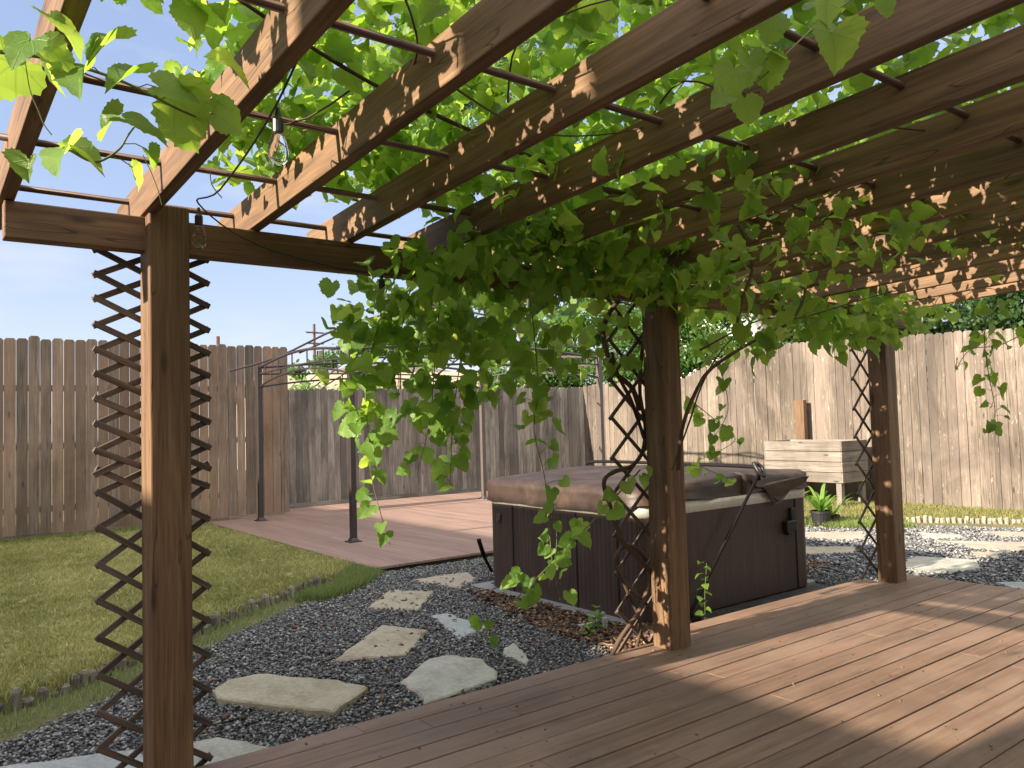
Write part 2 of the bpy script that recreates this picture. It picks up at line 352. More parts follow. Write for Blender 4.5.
# gridded lawn, softly bumpy
def lawn_mesh():
    st = .08; xs = np.arange(-3.2, 3.64, st); ys = np.arange(4.3, 12.56, st); X, Y = np.meshgrid(xs, ys)
    ecx = np.array([p[0] for p in EC]); ecy = np.array([p[1] for p in EC])
    lim = np.interp(X, ecx, ecy); dd = Y-lim
    H = -.035+.010*np.sin(X*7+Y*3)*np.sin(Y*9-X*4)+.012*np.sin(X*23+Y*11)*np.sin(Y*27-X*9)+rng.normal(0, .006, X.shape)
    Z = np.where(dd < 0, -.13, H*np.clip(dd/.06, 0, 1)+(-.09)*(1-np.clip(dd/.06, 0, 1)))
    V = np.stack([X, Y, Z], -1).reshape(-1, 3); ny, nx = X.shape; I = np.arange(ny*nx).reshape(ny, nx)
    F = np.stack([I[:-1, :-1], I[:-1, 1:], I[1:, 1:], I[1:, :-1]], -1).reshape(-1, 4)
    ok = (dd[:-1, :-1].ravel() > -.12); F = F[ok]
    return V, F
V, F = lawn_mesh(); tag(link_mesh('lawn', V, F, M['lawn'], smooth=True), kind='structure')
BED_L = [(-3, 3.45), (4.6, 3.45), (6.5, 3.45), (6.5, 7.0), (3.75, 7.1), (3.5, 6.85)]+[(x+.10, y-(.30 if x > 1.2 else .30+.22*min(1, (1.2-x)/1.2))) for x, y in reversed(EC[5:-5])]
g = G(); zz_ = ZG+.006; g.raw([(x, y, zz_) for x, y in BED_L], [tuple(range(len(BED_L)))], [(x, y, 0) for x, y in BED_L])
tag(g.obj('gravel_bed', M['gravelbed']), kind='structure')
BED_R = [(6.5, 1.0), (10.2, 1.0), (10.6, 2.6), (10.9, 3.6), (10.3, 4.7), (9.6, 5.6), (8.6, 6.6), (7.0, 7.0), (6.5, 7.0)]
g = G(); g.raw([(x, y, zz_+.001) for x, y in BED_R], [tuple(range(len(BED_R)))], [(x, y, 0) for x, y in BED_R])
tag(g.obj('gravel_bed', M['gravelbed']), kind='structure')

def chips(name, n, poly, size, mat, flat=.6, zb=ZG+.008, avoid=(), keep=None, elong=1.5, zspread=.02, label=None):
    xs = np.array([p[0] for p in poly]); ys = np.array([p[1] for p in poly])
    X = rng.uniform(xs.min(), xs.max(), n*3); Y = rng.uniform(ys.min(), ys.max(), n*3)
    ok = inpoly(X, Y, poly)
    if keep is not None: ok &= keep(X, Y)
    for a in avoid: ok &= ~inpoly(X, Y, a)
    X, Y = X[ok][:n], Y[ok][:n]; n = len(X)
    base = np.array([(1, 0, 0), (-1, 0, 0), (0, 1, 0), (0, -1, 0), (0, 0, 1), (0, 0, -1)], float)
    tri = np.array([(0, 2, 4), (2, 1, 4), (1, 3, 4), (3, 0, 4), (2, 0, 5), (1, 2, 5), (3, 1, 5), (0, 3, 5)])
    s = size*rng.uniform(.55, 1.35, n); P = base[None]*rng.uniform(.65, 1.25, (n, 6, 3))+rng.normal(0, .18, (n, 6, 3))
    P *= (s/2)[:, None, None]; P[..., 0] *= elong; P[..., 2] *= flat
    # random rotation: yaw then tilt
    a = rng.uniform(0, 2*np.pi, n); t = rng.normal(0, .35, n)
    c_, s_ = np.cos(t), np.sin(t); x, z = P[..., 0]*c_[:, None]-P[..., 2]*s_[:, None], P[..., 0]*s_[:, None]+P[..., 2]*c_[:, None]; P[..., 0] = x; P[..., 2] = z
    c_, s_ = np.cos(a), np.sin(a); x, y = P[..., 0]*c_[:, None]-P[..., 1]*s_[:, None], P[..., 0]*s_[:, None]+P[..., 1]*c_[:, None]
    P[..., 0] = x+X[:, None]; P[..., 1] = y+Y[:, None]; P[..., 2] += zb+rng.uniform(0, zspread, n)[:, None]
    V = P.reshape(-1, 3); F = (tri[None]+np.arange(n)[:, None, None]*6).reshape(-1, 3)
    o = link_mesh(name, V, F, mat, gc=V, rnd=np.repeat(rng.random(n), 6)); return tag(o, label=label, kind='stuff')

# flagstones (outline on the ground)
FS = {
 'S1': ([(1.34,4.53),(1.46,4.65),(1.62,4.65),(1.93,4.2),(2.0,4.0),(1.76,3.83),(1.7,3.77),(1.5,4.07),(1.32,4.38)], 'stone_tan', 'thick long tan sandstone slab in dark gravel just right of the nearest post'),
 'S2': ([(2.73,5.21),(2.9,4.86),(2.49,4.45),(2.24,4.57),(2.08,4.62)], 'stone_tan', 'smooth tan four-sided flagstone midway along the gravel path'),
 'S3': ([(2.53,4.24),(2.66,4.24),(2.77,4.02),(2.7,3.77),(2.62,3.67),(2.39,3.63),(2.11,3.6),(2.16,3.73),(2.19,3.99)], 'stone_grey', 'large rough pale grey boulder-like flagstone against the deck edge'),
 'S4': ([(3.14,5.23),(3.29,5.22),(3.26,5.04),(3.27,4.66),(2.94,4.54)], 'stone_blue', 'narrow pale blue-grey flagstone left of the hot tub mulch'),
 'S5': ([(3.03,4.16),(3.15,4.21),(3.08,4.02),(2.98,3.83),(2.93,3.79),(2.96,4.07)], 'stone_grey', 'small triangular grey stone chip in the gravel near the deck'),
 'S6': ([(3.37,6.28),(3.63,5.97),(3.18,5.47),(2.9,5.79)], 'stone_tan', 'tan squarish flagstone beside the lawn corner'),
 'S7': ([(3.74,6.54),(4.33,6.51),(4.23,6.19),(3.86,5.91),(3.8,6.15)], 'stone_pink', 'buff flagstone at the foot of the low platform'),
 'S8': ([(-.2,4.25),(0.34,4.19),(0.67,4.06),(0.87,3.99),(0.93,3.77),(0.81,3.50),(0.0,3.60)], 'stone_blue', 'big blue-grey flagstone left of the nearest post at the bottom of the view'),
 'S9': ([(1.01,3.9),(1.08,3.91),(1.17,3.89),(1.26,3.75),(1.33,3.58),(1.21,3.52),(1.06,3.48),(0.98,3.6)], 'stone_grey', 'pale grey-green flagstone behind the nearest post against the deck'),
 'R1': ([(7.38,3.88),(7.97,3.99),(8.11,3.5),(7.79,3.29),(7.41,3.34),(7.18,3.58)], 'stone_grey', 'large pale rounded flagstone right of the far post'),
 'R2': ([(9.53,4.73),(9.68,4.3),(9.41,4.12),(9.19,4.48)], 'stone_grey', 'farthest pale flagstone at the edge of the grass strip'),
 'R3': ([(9.05,4.3),(9.73,3.32),(9.11,3.12),(8.77,3.68)], 'stone_pink', 'long buff flagstone behind the small yellowish one at the right edge'),
 'R4': ([(8.56,3.71),(8.69,3.49),(8.42,3.42),(8.34,3.59)], 'stone_tan', 'small yellowish flagstone in the gravel at the right'),
 'R5': ([(7.17,2.94),(7.51,2.65),(6.98,2.46),(7.05,2.78)], 'stone_blue', 'pale flagstone cut off by the right edge beside the deck'),
 'R6': ([(7.66,5.18),(8.12,4.68),(7.75,4.5),(7.21,4.89)], 'stone_tan', 'tan flagstone seen between the hot tub and the far post'),
 'R7': ([(8.67,5.72),(9.22,5.21),(8.65,4.86),(8.39,5.15),(8.31,5.48)], 'stone_pink', 'orange-buff flagstone just in front of the potted plants'),
 'R8': ([(10.06,4.25),(10.52,3.59),(10.11,3.45),(9.79,3.93)], 'stone_pink', 'buff flagstone farthest right beside the edging stones'),
}
def flagstone(pts, mat, label, h=.04):
    P = []
    n = len(pts)
    for i in range(n):
        a = Vector(pts[i]); b = Vector(pts[(i+1) % n]); e = b-a; nr = Vector((e.y, -e.x)).normalized() if e.length else Vector((0, 0))
        k = max(1, int(e.length/.06))
        for j in range(k):
            t = j/k; q = a+e*t
            if j: q += nr*random.uniform(-.010, .010)
            P.append((q.x, q.y))
    cx = sum(p[0] for p in P)/len(P); cy = sum(p[1] for p in P)/len(P); m_ = len(P)
    V = [(x, y, ZG-.01) for x, y in P]+[(cx+(x-cx)*1.0, cy+(y-cy)*1.0, ZG+h-.008) for x, y in P]+[(cx+(x-cx)*.965, cy+(y-cy)*.965, ZG+h+random.uniform(-.003, .003)) for x, y in P]
    ins = [(cx+(x-cx)*.5, cy+(y-cy)*.5, ZG+h+random.uniform(-.002, .006)) for x, y in P]
    V += ins+[(cx, cy, ZG+h+.003)]
    F = []
    for k in range(3):
        for i in range(m_): F.append((k*m_+i, k*m_+(i+1) % m_, (k+1)*m_+(i+1) % m_, (k+1)*m_+i))
    for i in range(m_): F.append((3*m_+i, 3*m_+(i+1) % m_, 4*m_))
    o = link_mesh('flagstone', V, F, mat, smooth=False, origin=(cx, cy, ZG))
    return tag(o, label, 'flagstone', 'flagstones laid in the gravel path')
hs_ = {'S1': .05, 'S3': .04, 'S2': .032}
for k, (p, mt, lb) in FS.items(): flagstone(p, M[mt], lb, hs_.get(k, .026))
AV = [[(cx+(x-cx)*.91, cy+(y-cy)*.91) for x, y in p] for p, cx, cy in [(q[0], sum(a for a, b in q[0])/len(q[0]), sum(b for a, b in q[0])/len(q[0])) for q in FS.values()]]
MUL = [(3.52, 3.5), (4.3, 3.5), (4.4, 3.9), (4.0, 3.95), (4.0, 5.7), (3.82, 5.75), (3.72, 5.3), (3.62, 4.8), (3.5, 4.2)]
def grv_keep(X, Y):
    ed = np.interp(X, [p[0] for p in EC], [p[1] for p in EC])
    return (Y < ed-.24-.16*rng.random(len(X))-.06*np.sin(X*9)-.22*np.clip((1.2-X)/1.2, 0, 1)) & ~((X > 4.15) & (X < 6.22) & (Y < 6.1)) & ~(inpoly(X, Y, MUL) & (rng.random(len(X)) < .55))
chips('gravel', 52000, BED_L, .0175, M['gravel'], .7, avoid=AV, keep=grv_keep, label='dark slate gravel around the stepping stones')
chips('gravel', 26000, BED_R, .028, M['gravel'], .7, avoid=AV, label='dark slate gravel between far post and tan fence')
chips('mulch', 3000, MUL, .032, M['mulch'], .3, elong=2.0, zspread=.03, label='brown wood mulch beside the hot tub')
chips('mulch', 1200, [(6.25, 4.2), (7.0, 4.3), (7.1, 4.8), (6.25, 5.0)], .035, M['mulch'], .3, elong=2.0, zspread=.03, label='reddish mulch behind the right corner of the hot tub')

def blades(name, n, poly, h, wd, mat, z0, keep=None, label=None, lean=.6, rfun=None, dens=None):
    xs = np.array([p[0] for p in poly]); ys = np.array([p[1] for p in poly])
    X = rng.uniform(xs.min(), xs.max(), n*3); Y = rng.uniform(ys.min(), ys.max(), n*3); ok = inpoly(X, Y, poly)
    if keep is not None: ok &= keep(X, Y)
    if dens is not None: ok &= rng.random(len(X)) < dens(X, Y)
    X, Y = X[ok][:n], Y[ok][:n]; n = len(X)
    hh = h*rng.uniform(.45, 1.3, n); a = rng.uniform(0, 2*np.pi, n); ww = wd*rng.uniform(.6, 1.3, n)
    la = rng.uniform(0, 2*np.pi, n); ll = np.abs(rng.normal(0, lean, n))*hh
    if lean >= .9: hh = hh*(.55+.9*(.5+.5*np.sin(X*31+Y*13+2*np.sin(Y*7))*np.sin(Y*29-X*17+2*np.sin(X*9))))
    z = np.full(n, z0) if np.isscalar(z0) else z0(X, Y)
    P = np.zeros((n, 5, 3)); dx, dy = np.cos(a)*ww/2, np.sin(a)*ww/2
    for i, (s, f) in enumerate(((-1, 0), (1, 0), (1, .55), (-1, .55), (0, 1))):
        k = .85 if f == .55 else 1
        P[:, i, 0] = X+s*dx*k+np.cos(la)*ll*f**1.8; P[:, i, 1] = Y+s*dy*k+np.sin(la)*ll*f**1.8; P[:, i, 2] = z+hh*f
    F = (np.array([(0, 1, 2), (0, 2, 3), (3, 2, 4)])[None]+np.arange(n)[:, None, None]*5).reshape(-1, 3)
    r = rng.random(n) if rfun is None else rfun(X, Y)
    o = link_mesh(name, P.reshape(-1, 3), F, mat, gc=P.reshape(-1, 3), rnd=np.repeat(r, 5)); return tag(o, label=label, kind='stuff')
def patchy(X, Y):
    p = .5+.22*np.sin(X*1.9+Y*.8+1)*np.sin(Y*1.4-X*.6)+.15*np.sin(X*6+Y*4.5)*np.sin(Y*5-X*3)
    return np.clip(p+rng.normal(0, .2, len(X)), 0, 1)
VIS = [(-.6, 4.6)]+[p for p in EC if p[0] > -.5]+[(3.6, 12.45), (-.2, 12.45), (-.6, 6)]
blades('lawn_grass', 190000, VIS, .036, .008, M['lawn_blade'], -.042, label='short dry zoysia turf', lean=.9, rfun=patchy, dens=lambda X, Y: np.clip(1.25-(Y-5)/9, .35, 1))
band = [(x+.1, y-.36) for x, y in EC if x > -1.2]+[(x-.02, y+.05) for x, y in reversed(EC) if x > -1.2]
blades('edge_grass', 15000, band, .06, .005, M['grass_green'], ZG, label='longer green grass outside the lawn edging', rfun=lambda X, Y: np.clip(rng.normal(.7, .3, len(X)), 0, 1), dens=lambda X, Y: .15+.85*(np.sin(X*5.3)*np.sin(X*2.1+Y*3) > -.1)*rng.random(len(X)))
blades('edge_grass', 9000, [(3.05, 6.75), (3.35, 7.2), (3.6, 7.45), (3.66, 7.0), (3.4, 6.7), (3.0, 6.4), (2.75, 6.3), (2.6, 6.5)], .09, .006, M['grass_green'], ZG, label='bright green grass tuft at the lawn corner')
M['strip'] = foliage('strip_grass', (.10, .13, .035), (.27, .25, .10), .3, rough=.7)
blades('grass_strip', 34000, [(9.9, 6.2), (11.0, 4.4), (11.2, 2.6), (12.5, 2.6), (12.5, 9.5), (9.0, 9.0), (8.8, 6.9)],   .045, .010, M['strip'], ZG, label='sunlit dry grass strip below the tan fence', lean=.8, rfun=lambda X, Y: np.clip(rng.normal(.55, .3, len(X)), 0, 1))
blades('grass_strip', 5000, [(9.2, 5.6), (9.9, 4.9), (10.3, 5.3), (9.8, 6.3), (9.2, 6.3)], .09, .010, M['grass_green'], ZG, label='lush grass behind the far post')
blades('edge_grass', 16000, [(x+.01, y-.03) for x, y in EC if x > -1.2]+[(x-.08, y+.10) for x, y in reversed(EC) if x > -1.2], .08, .006, M['lawn_blade'], -.055, label='shaggy lawn fringe hanging over the log edging', lean=.8)
blades('grass_strip', 9000, [(-1, 12.3), (3.6, 12.3), (3.6, 12.55), (-1, 12.55)], .07, .008, M['grass_green'], ZG+.04, label='grass along the foot of the left fence')
blades('grass_strip', 5000, [(3.9, 6.6), (9, 6.75), (12.3, 9.8), (12.3, 13), (10, 13), (9.8, 7.2), (3.9, 7.05)], .05, .008, M['grass_green'], ZG, label='sparse grass beyond the hot tub')

# log edging along the lawn
g = G(); acc = 0
for i in range(len(EC)-1):
    a = Vector(EC[i]); b = Vector(EC[i+1])
    if a.x < -1.2: continue
    k = max(1, int((b-a).length/.055))
    for j in range(k):
        p = a+(b-a)*(j/k); h = random.uniform(.055, .115) if random.random() > .25 else random.uniform(.02, .05)
        r_ = random.uniform(.022, .032); tx, ty = random.gauss(0, .008), random.gauss(0, .008)
        g.tube([(p.x, p.y-.02, ZG-.02), (p.x+tx*.6, p.y-.02+ty, ZG+h*.8), (p.x+tx, p.y-.02+ty, ZG+h)], [r_, r_, r_*.6], 7)
e = g.obj('lawn_edging', M['picket_grey'], origin=(1.6, 5.9, ZG)); tag(e, 'uneven weathered log roll edging curving along the lawn', 'edging')
g = G()
for i in range(42):
    t = i/41; x = 10.15+1.35*t+.1*math.sin(t*3); y = 5.75-2.0*t*1.15
    h = random.uniform(.05, .10)
    g.bar((x, y, ZG-.02), (x+random.gauss(0, .014), y+random.gauss(0, .01), ZG+h), .055, .05, (0, 1, 0))
e = g.obj('scalloped_edging', M['edge_stone'], origin=(10.8, 4.6, ZG), bevel=.012); tag(e, 'low row of pale upright edging stones in front of the tan fence', 'edging')

# ------------------------------------------------------------------ decks
g = G(); pitch = .143; y = 3.42; row = 0; DR = 6.66
while y > -3.2:
    x = -3.4+random.uniform(0, 1.2)*(-1); gap = random.choice([.005, .006, .008, .012]); zrow = random.uniform(-.0015, .0015)
    wdt = pitch-gap; xs = [x]
    while xs[-1] < DR-1.2:
        xs.append(xs[-1]+random.choice([2.4, 3.0, 3.66, 4.3]))
    xs = [q for q in xs if q < DR-.9]+[DR+random.uniform(-.004, .004)]
    for a, b in zip(xs[:-1], xs[1:]):
        zt = zrow
        g.bar((a+.0008, y-wdt/2, -.0125+zt), (b-.0008, y-wdt/2, -.0125+zt), wdt, .025)
    y -= pitch; row += 1
g.bar((3.74, 3.493, -.0125), (6.22, 3.493, -.0125), .138, .025)
dk = g.obj('deck', M['deck'], bevel=.0035); tag(dk, kind='structure')
g = G(); g.box((-3.4, 3.385, -.115), (DR-.02, 3.41, -.028)); g.box((DR-.03, -3.2, -.115), (DR-.008, 3.383, -.028), 1)
for yy in np.arange(-3, 3.3, .4): g.box((-3.4, yy, -.115), (DR-.05, yy+.04, -.030))
g.box((-3.4, -3.2, -.118), (DR-.06, 3.38, -.112))
tag(g.obj('deck_frame', M['rod']), kind='structure')
g = G(); PX0, PX1, PY0, PY1 = 3.66, 9.8, 7.15, 13.5; y = PY0
x = PX0
while x < PX1-.01:
    for a, b in ((PY0, 9.55), (9.556, 11.9), (11.906, PY1)):
        g.bar((x+.145, a, -.045), (x+.145, b, -.045), .286, .026)
    x += .29
tag(g.obj('patio_platform', M['platform'], bevel=.003), kind='structure')
g = G(); g.box((PX0+.02, PY0+.02, -.12), (PX1-.1, PY0+.05, -.06)); g.box((PX0+.02, PY0+.055, -.12), (PX0+.05, PY1-.1, -.06), 1)
g.box((PX0+.06, PY0+.06, -.12), (PX1-.12, PY1-.12, -.0585))
tag(g.obj('platform_frame', M['blackplastic']), kind='structure')

chips('leaf_litter', 520, [(-1.5, .5), (6.5, .5), (6.5, 3.35), (-1.5, 3.35)], .013, M['mulch'], .2, zb=.001, zspread=.001, label='dry leaf crumbs scattered on the deck boards')
chips('leaf_litter', 420, [(.8, 3.6), (4.0, 3.6), (4.4, 6.8), (3.4, 6.6), (1.0, 4.9)], .03, M['mulch'], .15, zb=ZG+.03, zspread=.01, label='dry leaf bits scattered on the gravel')
# ------------------------------------------------------------------ fences
def dogear(g, P0, along, face, wd, h, th, z0):
    """picket standing at P0; along = unit vector of the fence run, face = unit towards viewer"""
    e = .03; o = [(-wd/2, 0), (wd/2, 0), (wd/2, h-e), (wd/2-e*.8, h), (-wd/2+e*.8, h), (-wd/2, h-e)]
    tw = random.gauss(0, .002)
    V = []; gc = []
    for s in (0, 1):
        for (u, v) in o:
            p = Vector(P0)+along*u+face*((th if s else 0)+tw*v+random.uniform(-.001, .001)); V.append((p.x, p.y, z0+v)); gc.append((v, u, th*s))
    n = 6; F = [tuple(reversed(range(n))), tuple(range(n, 2*n))]+[(i, (i+1) % n, n+(i+1) % n, n+i) for i in range(n)]
    # orientation check left to recalculation
    g.raw(V, F, gc)
def fence(name, A, B, top, mat, label, face, pw=.14, gap=.004, kick=True, kmat=None, rails=(.35, 1.2, 2.0)):
    A = Vector((*A, 0)); B = Vector((*B, 0)); Ln = (B-A).length; al = (B-A).normalized(); face = Vector(face)
    root = thing(name, (A.x, A.y, ZG), label, 'fence')
    g = G(); u = 0
    kb = .11 if kick else 0
    while u < Ln:
        w_ = pw*random.uniform(.93, 1.03); h = top((u+w_/2)/Ln)-ZG-kb+random.gauss(0, .008)
        dogear(g, A+al*(u+w_/2)+face*.0, al, face, w_-gap*random.uniform(.4, 2.2), h, .016, ZG+kb)
        u += w_
    g.obj('pickets', mat, root)
    rl = G()
    for z in rails:
        rl = G(); rl.bar(A-face*.02+Vector((0, 0, z)), B-face*.02+Vector((0, 0, z)), .035, .085); rl.obj('rail', mat, root)
    k = 0
    while k*2.4 < Ln: 
        q = A+al*min(k*2.4+.1, Ln-.05); rp = G(); rp.bar(q-face*.085+Vector((0, 0, ZG)), q-face*.085+Vector((0, 0, top(k*2.4/Ln)-.2)), .09, .09, tuple(face)); rp.obj('fence_post', mat, root); k += 1
    if kick:
        kg = G(); u = 0
        while u < Ln:
            l2 = min(u+2.4, Ln); kg.bar(A+al*u+face*.012+Vector((0, 0, ZG+.05)), A+al*(l2-.004)+face*.012+Vector((0, 0, ZG+.05+random.uniform(-.01, .01))), .03, .14); u += 2.4
        kg.obj('kickboard', kmat or mat, root, bevel=.003)
    return root
fence('wooden_fence', (-8, 12.62), (4.89, 12.62), lambda t: 2.69, M['picket'], 'tall shaded brown dog-ear picket fence behind the lawn at left', (0, -1, 0), .143, .006)
fence('wooden_fence', (4.7, 13.82), (12.6, 13.82), lambda t: 2.05+.08*t, M['picket_grey'], 'low grey weathered fence behind the gazebo platform', (0, -1, 0), .125, .003)
def rtop(t):
    y_ = 13.8-t*15.8
    return 2.16 if y_ > 10.8 else (2.16+(10.8-y_)/1.5*.5 if y_ > 9.3 else 2.66-(9.3-y_)*.035)
fence('wooden_fence', (12.56, 13.8), (12.56, -2.), rtop, M['picket_tan'], 'tall sunlit tan picket fence across the right side', (-1, 0, 0), .14, .005, kick=False)

# ------------------------------------------------------------------ pergola
root = thing('pergola', (3.6, 3.34, 0), 'brown stained timber pergola with slatted roof over the deck', 'pergola')
for x0, x1, zt, yf in ((.745, .895, 2.238, 3.27), (3.565, 3.725, 2.16, 3.22), (6.235, 6.39, 2.16, 3.27)):
    g = G(); g.box((x0, yf, -.1), (x1, yf+.155, zt), 2, r=.35); g.obj('post', M['cedar'], root, bevel=.006)
g = G(); g.box((.275, 3.335, 2.062), (3.6, 3.41, 2.198), r=.3); g.box((3.603, 3.335, 2.062), (7.0, 3.41, 2.198), r=.4); g.obj('beam', M['cedar'], root, bevel=.005)
RX = [.26, .73, 1.16, 1.60, 2.08, 2.57]+[3.03+.46*i for i in range(9)]
for x in RX:
    g = G(); g.bar((x+.025, 3.78, 2.201+.075-.045*.43), (x+.025, -1.55, 2.201+.075+.045*4.9), .05, .15, r=random.uniform(.2, .9)); g.obj('rafter', M['cedar'], root, bevel=.005)
for y_, z_ in ((3.55, 2.305), (3.03, 2.325), (2.47, 2.35), (1.85, 2.38), (1.25, 2.405), (.6, 2.43)):
    g = G(); g.tube([(.2, y_, z_), (6.9, y_, z_)], .0125, 8); g.obj('rod', M['rod'], root, smooth=True)
g = G(); g.box((-.2, -1.62, 2.36), (7.3, -1.57, 2.56)); g.obj('ledger', M['cedar'], root, bevel=.004)

# ------------------------------------------------------------------ trellises
def trellis(loc, X0, X1, tips, y0, label, half=4, lw=.024):
    """expanding lattice in the plane y=y0: tips = heights of successive edge joints"""
    rt_ = thing('trellis', loc, label, 'trellis', 'expanding lath trellises on the pergola posts')
    a = G(); b = G(); piv = G(); n = len(tips); hw = (X1-X0)/half
    def zat(f):     # fractional row -> height
        f = max(0, min(n-1.001, f)); i = int(f); return tips[i]+(tips[i+1]-tips[i])*(f-i)
    rows = half/2
    for i in range(-int(rows), n):
        for sgn, gg, yy in ((1, a, y0-.006), (-1, b, y0+.006)):
            r0, r1 = i, i+rows
            lo, hi = max(0, r0), min(n-1, r1)
            if hi-lo < .4: continue
            pts = []
            for k in range(half+1):
                f = r0+k/half*rows
                if f < lo-1e-6 or f > hi+1e-6: continue
                x = X0+hw*k if sgn > 0 else X1-hw*k
                pts.append(Vector((x, yy, zat(f))))
            if len(pts) < 2: continue
            p, q = pts[0], pts[-1]; e = (q-p).normalized()*.014
            lg = G(); lg.bar(p-e, q+e, .011, lw, up=(0, 0, 1) if abs(e.x) > abs(e.z) else (1, 0, 0)); lg.obj('lath', M['lath'], rt_, bevel=.002, seg=1)
    return rt_
LT = [t[2] for t in [(0.589,3.460,2.168),(0.589,3.460,2.073),(0.588,3.460,1.974),(0.588,3.460,1.879),(0.588,3.460,1.776),(0.588,3.460,1.678),(0.587,3.460,1.584),(0.587,3.460,1.487),(0.587,3.460,1.390),(0.587,3.460,1.285),(0.586,3.460,1.196)]]
LB = [t[2] for t in [(0.601,3.460,1.211),(0.600,3.460,1.122),(0.610,3.460,0.986),(0.610,3.460,0.844),(0.613,3.460,0.706),(0.616,3.460,0.564),(0.619,3.460,0.423),(0.622,3.460,0.282),(0.625,3.460,0.146),(0.628,3.460,0.006),(0.631,3.460,-0.134)]]
XL0, XL1 = (0.591,3.460,1.483)[0], (1.007,3.460,1.481)[0]
trellis((.82, 3.46, 1.2), XL0, XL1, LT, 3.445, 'upper dark lath trellis zigzagging wide behind the nearest post')
trellis((.82, 3.46, .4), XL0+.01, XL1, LB, 3.468, 'lower half of the dark lath trellis hanging apart behind the nearest post')
MT = [t[2] for t in [(3.404,3.460,2.074),(3.392,3.460,1.830),(3.381,3.460,1.589),(3.370,3.460,1.361),(3.367,3.460,1.122),(3.374,3.460,0.908),(3.371,3.460,0.666),(3.368,3.460,0.442),(3.317,3.460,0.216),(3.371,3.460,-0.020)]]
trellis((3.55, 3.46, 0), (3.353,3.460,1.349)[0], (3.863,3.460,1.339)[0], MT, 3.45, 'vine-wrapped lath trellis on the middle post beside the hot tub', lw=.022)
RT = [t[2] for t in [(6.095,3.460,2.102),(6.073,3.460,1.857),(6.052,3.460,1.623),(6.046,3.460,1.382),(6.040,3.460,1.159),(6.051,3.460,0.943),(6.044,3.460,0.705),(6.053,3.460,0.483),(6.078,3.460,0.259),(6.087,3.460,0.037)]]
trellis((6.2, 3.46, 0), (6.046,3.460,1.055)[0], (6.557,3.460,1.033)[0], RT, 3.45, 'narrow dark lath trellis on the left side of the far post', lw=.02)

# ------------------------------------------------------------------ hot tub
tx0, tx1, ty0, ty1 = 4.08, 6.10, 3.93, 5.78
root = thing('hot_tub', (5.1, 4.85, ZG), 'brown panelled square hot tub closed with a dusty brown vinyl cover', 'hot tub')
def rrect(x0, x1, y0, y1, r, n=5):
    P = []
    for cx, cy, a0 in ((x1-r, y0+r, -90), (x1-r, y1-r, 0), (x0+r, y1-r, 90), (x0+r, y0+r, 180)):
        for k in range(n+1):
            a = R(a0+90*k/n); P.append((cx+r*math.cos(a), cy+r*math.sin(a)))
    return P
def ring_body(levels, r, cap_bottom=True, dome=None):
    """levels: list of (inset, z)"""
    V = []; gc = []; F = []; n = None
    for ins, z in levels:
        P = rrect(tx0+ins, tx1-ins, ty0+ins, ty1-ins, max(.02, r-ins)); n = len(P); s = 0
        for i, (x, y) in enumerate(P):
            if i: s += math.dist(P[i], P[i-1])
            V.append((x, y, z)); gc.append((s, 0, z))
    m_ = len(levels)
    for k in range(m_-1):
        for i in range(n): F.append((k*n+i, k*n+(i+1) % n, (k+1)*n+(i+1) % n, (k+1)*n+i))
    return V, F, gc, n
V, F, gc, n = ring_body([(.03, ZG), (.0, ZG+.02), (0, .66)], .10); F.append(tuple(2*n+i for i in range(n)))
link_mesh('cabinet', V, F, M['cabinet'], root, gc=gc, rnd=[.5]*len(V))
for p in ((tx0-.002, 5.42), (tx0-.002, 4.62), (tx0-.002, 4.18)):
    g = G(); g.box((p[0]-.006, p[1]-.008, ZG+.02), (p[0]+.006, p[1]+.008, .655), 2); g.obj('panel_seam', M['blackplastic'], root, bevel=.003)
for p in ((4.3, ty0), (5.9, ty0)):
    g = G(); g.box((p[0]-.008, p[1]-.008, ZG+.02), (p[0]+.008, p[1]+.004, .655), 2); g.obj('panel_seam', M['blackplastic'], root, bevel=.003)
V, F, gc, n = ring_body([(-.004, .655), (-.014, .67), (-.014, .735), (.01, .75)], .11)
link_mesh('lip', V, F, M['lip'], root, gc=gc, rnd=[.5]*len(V), smooth=True)
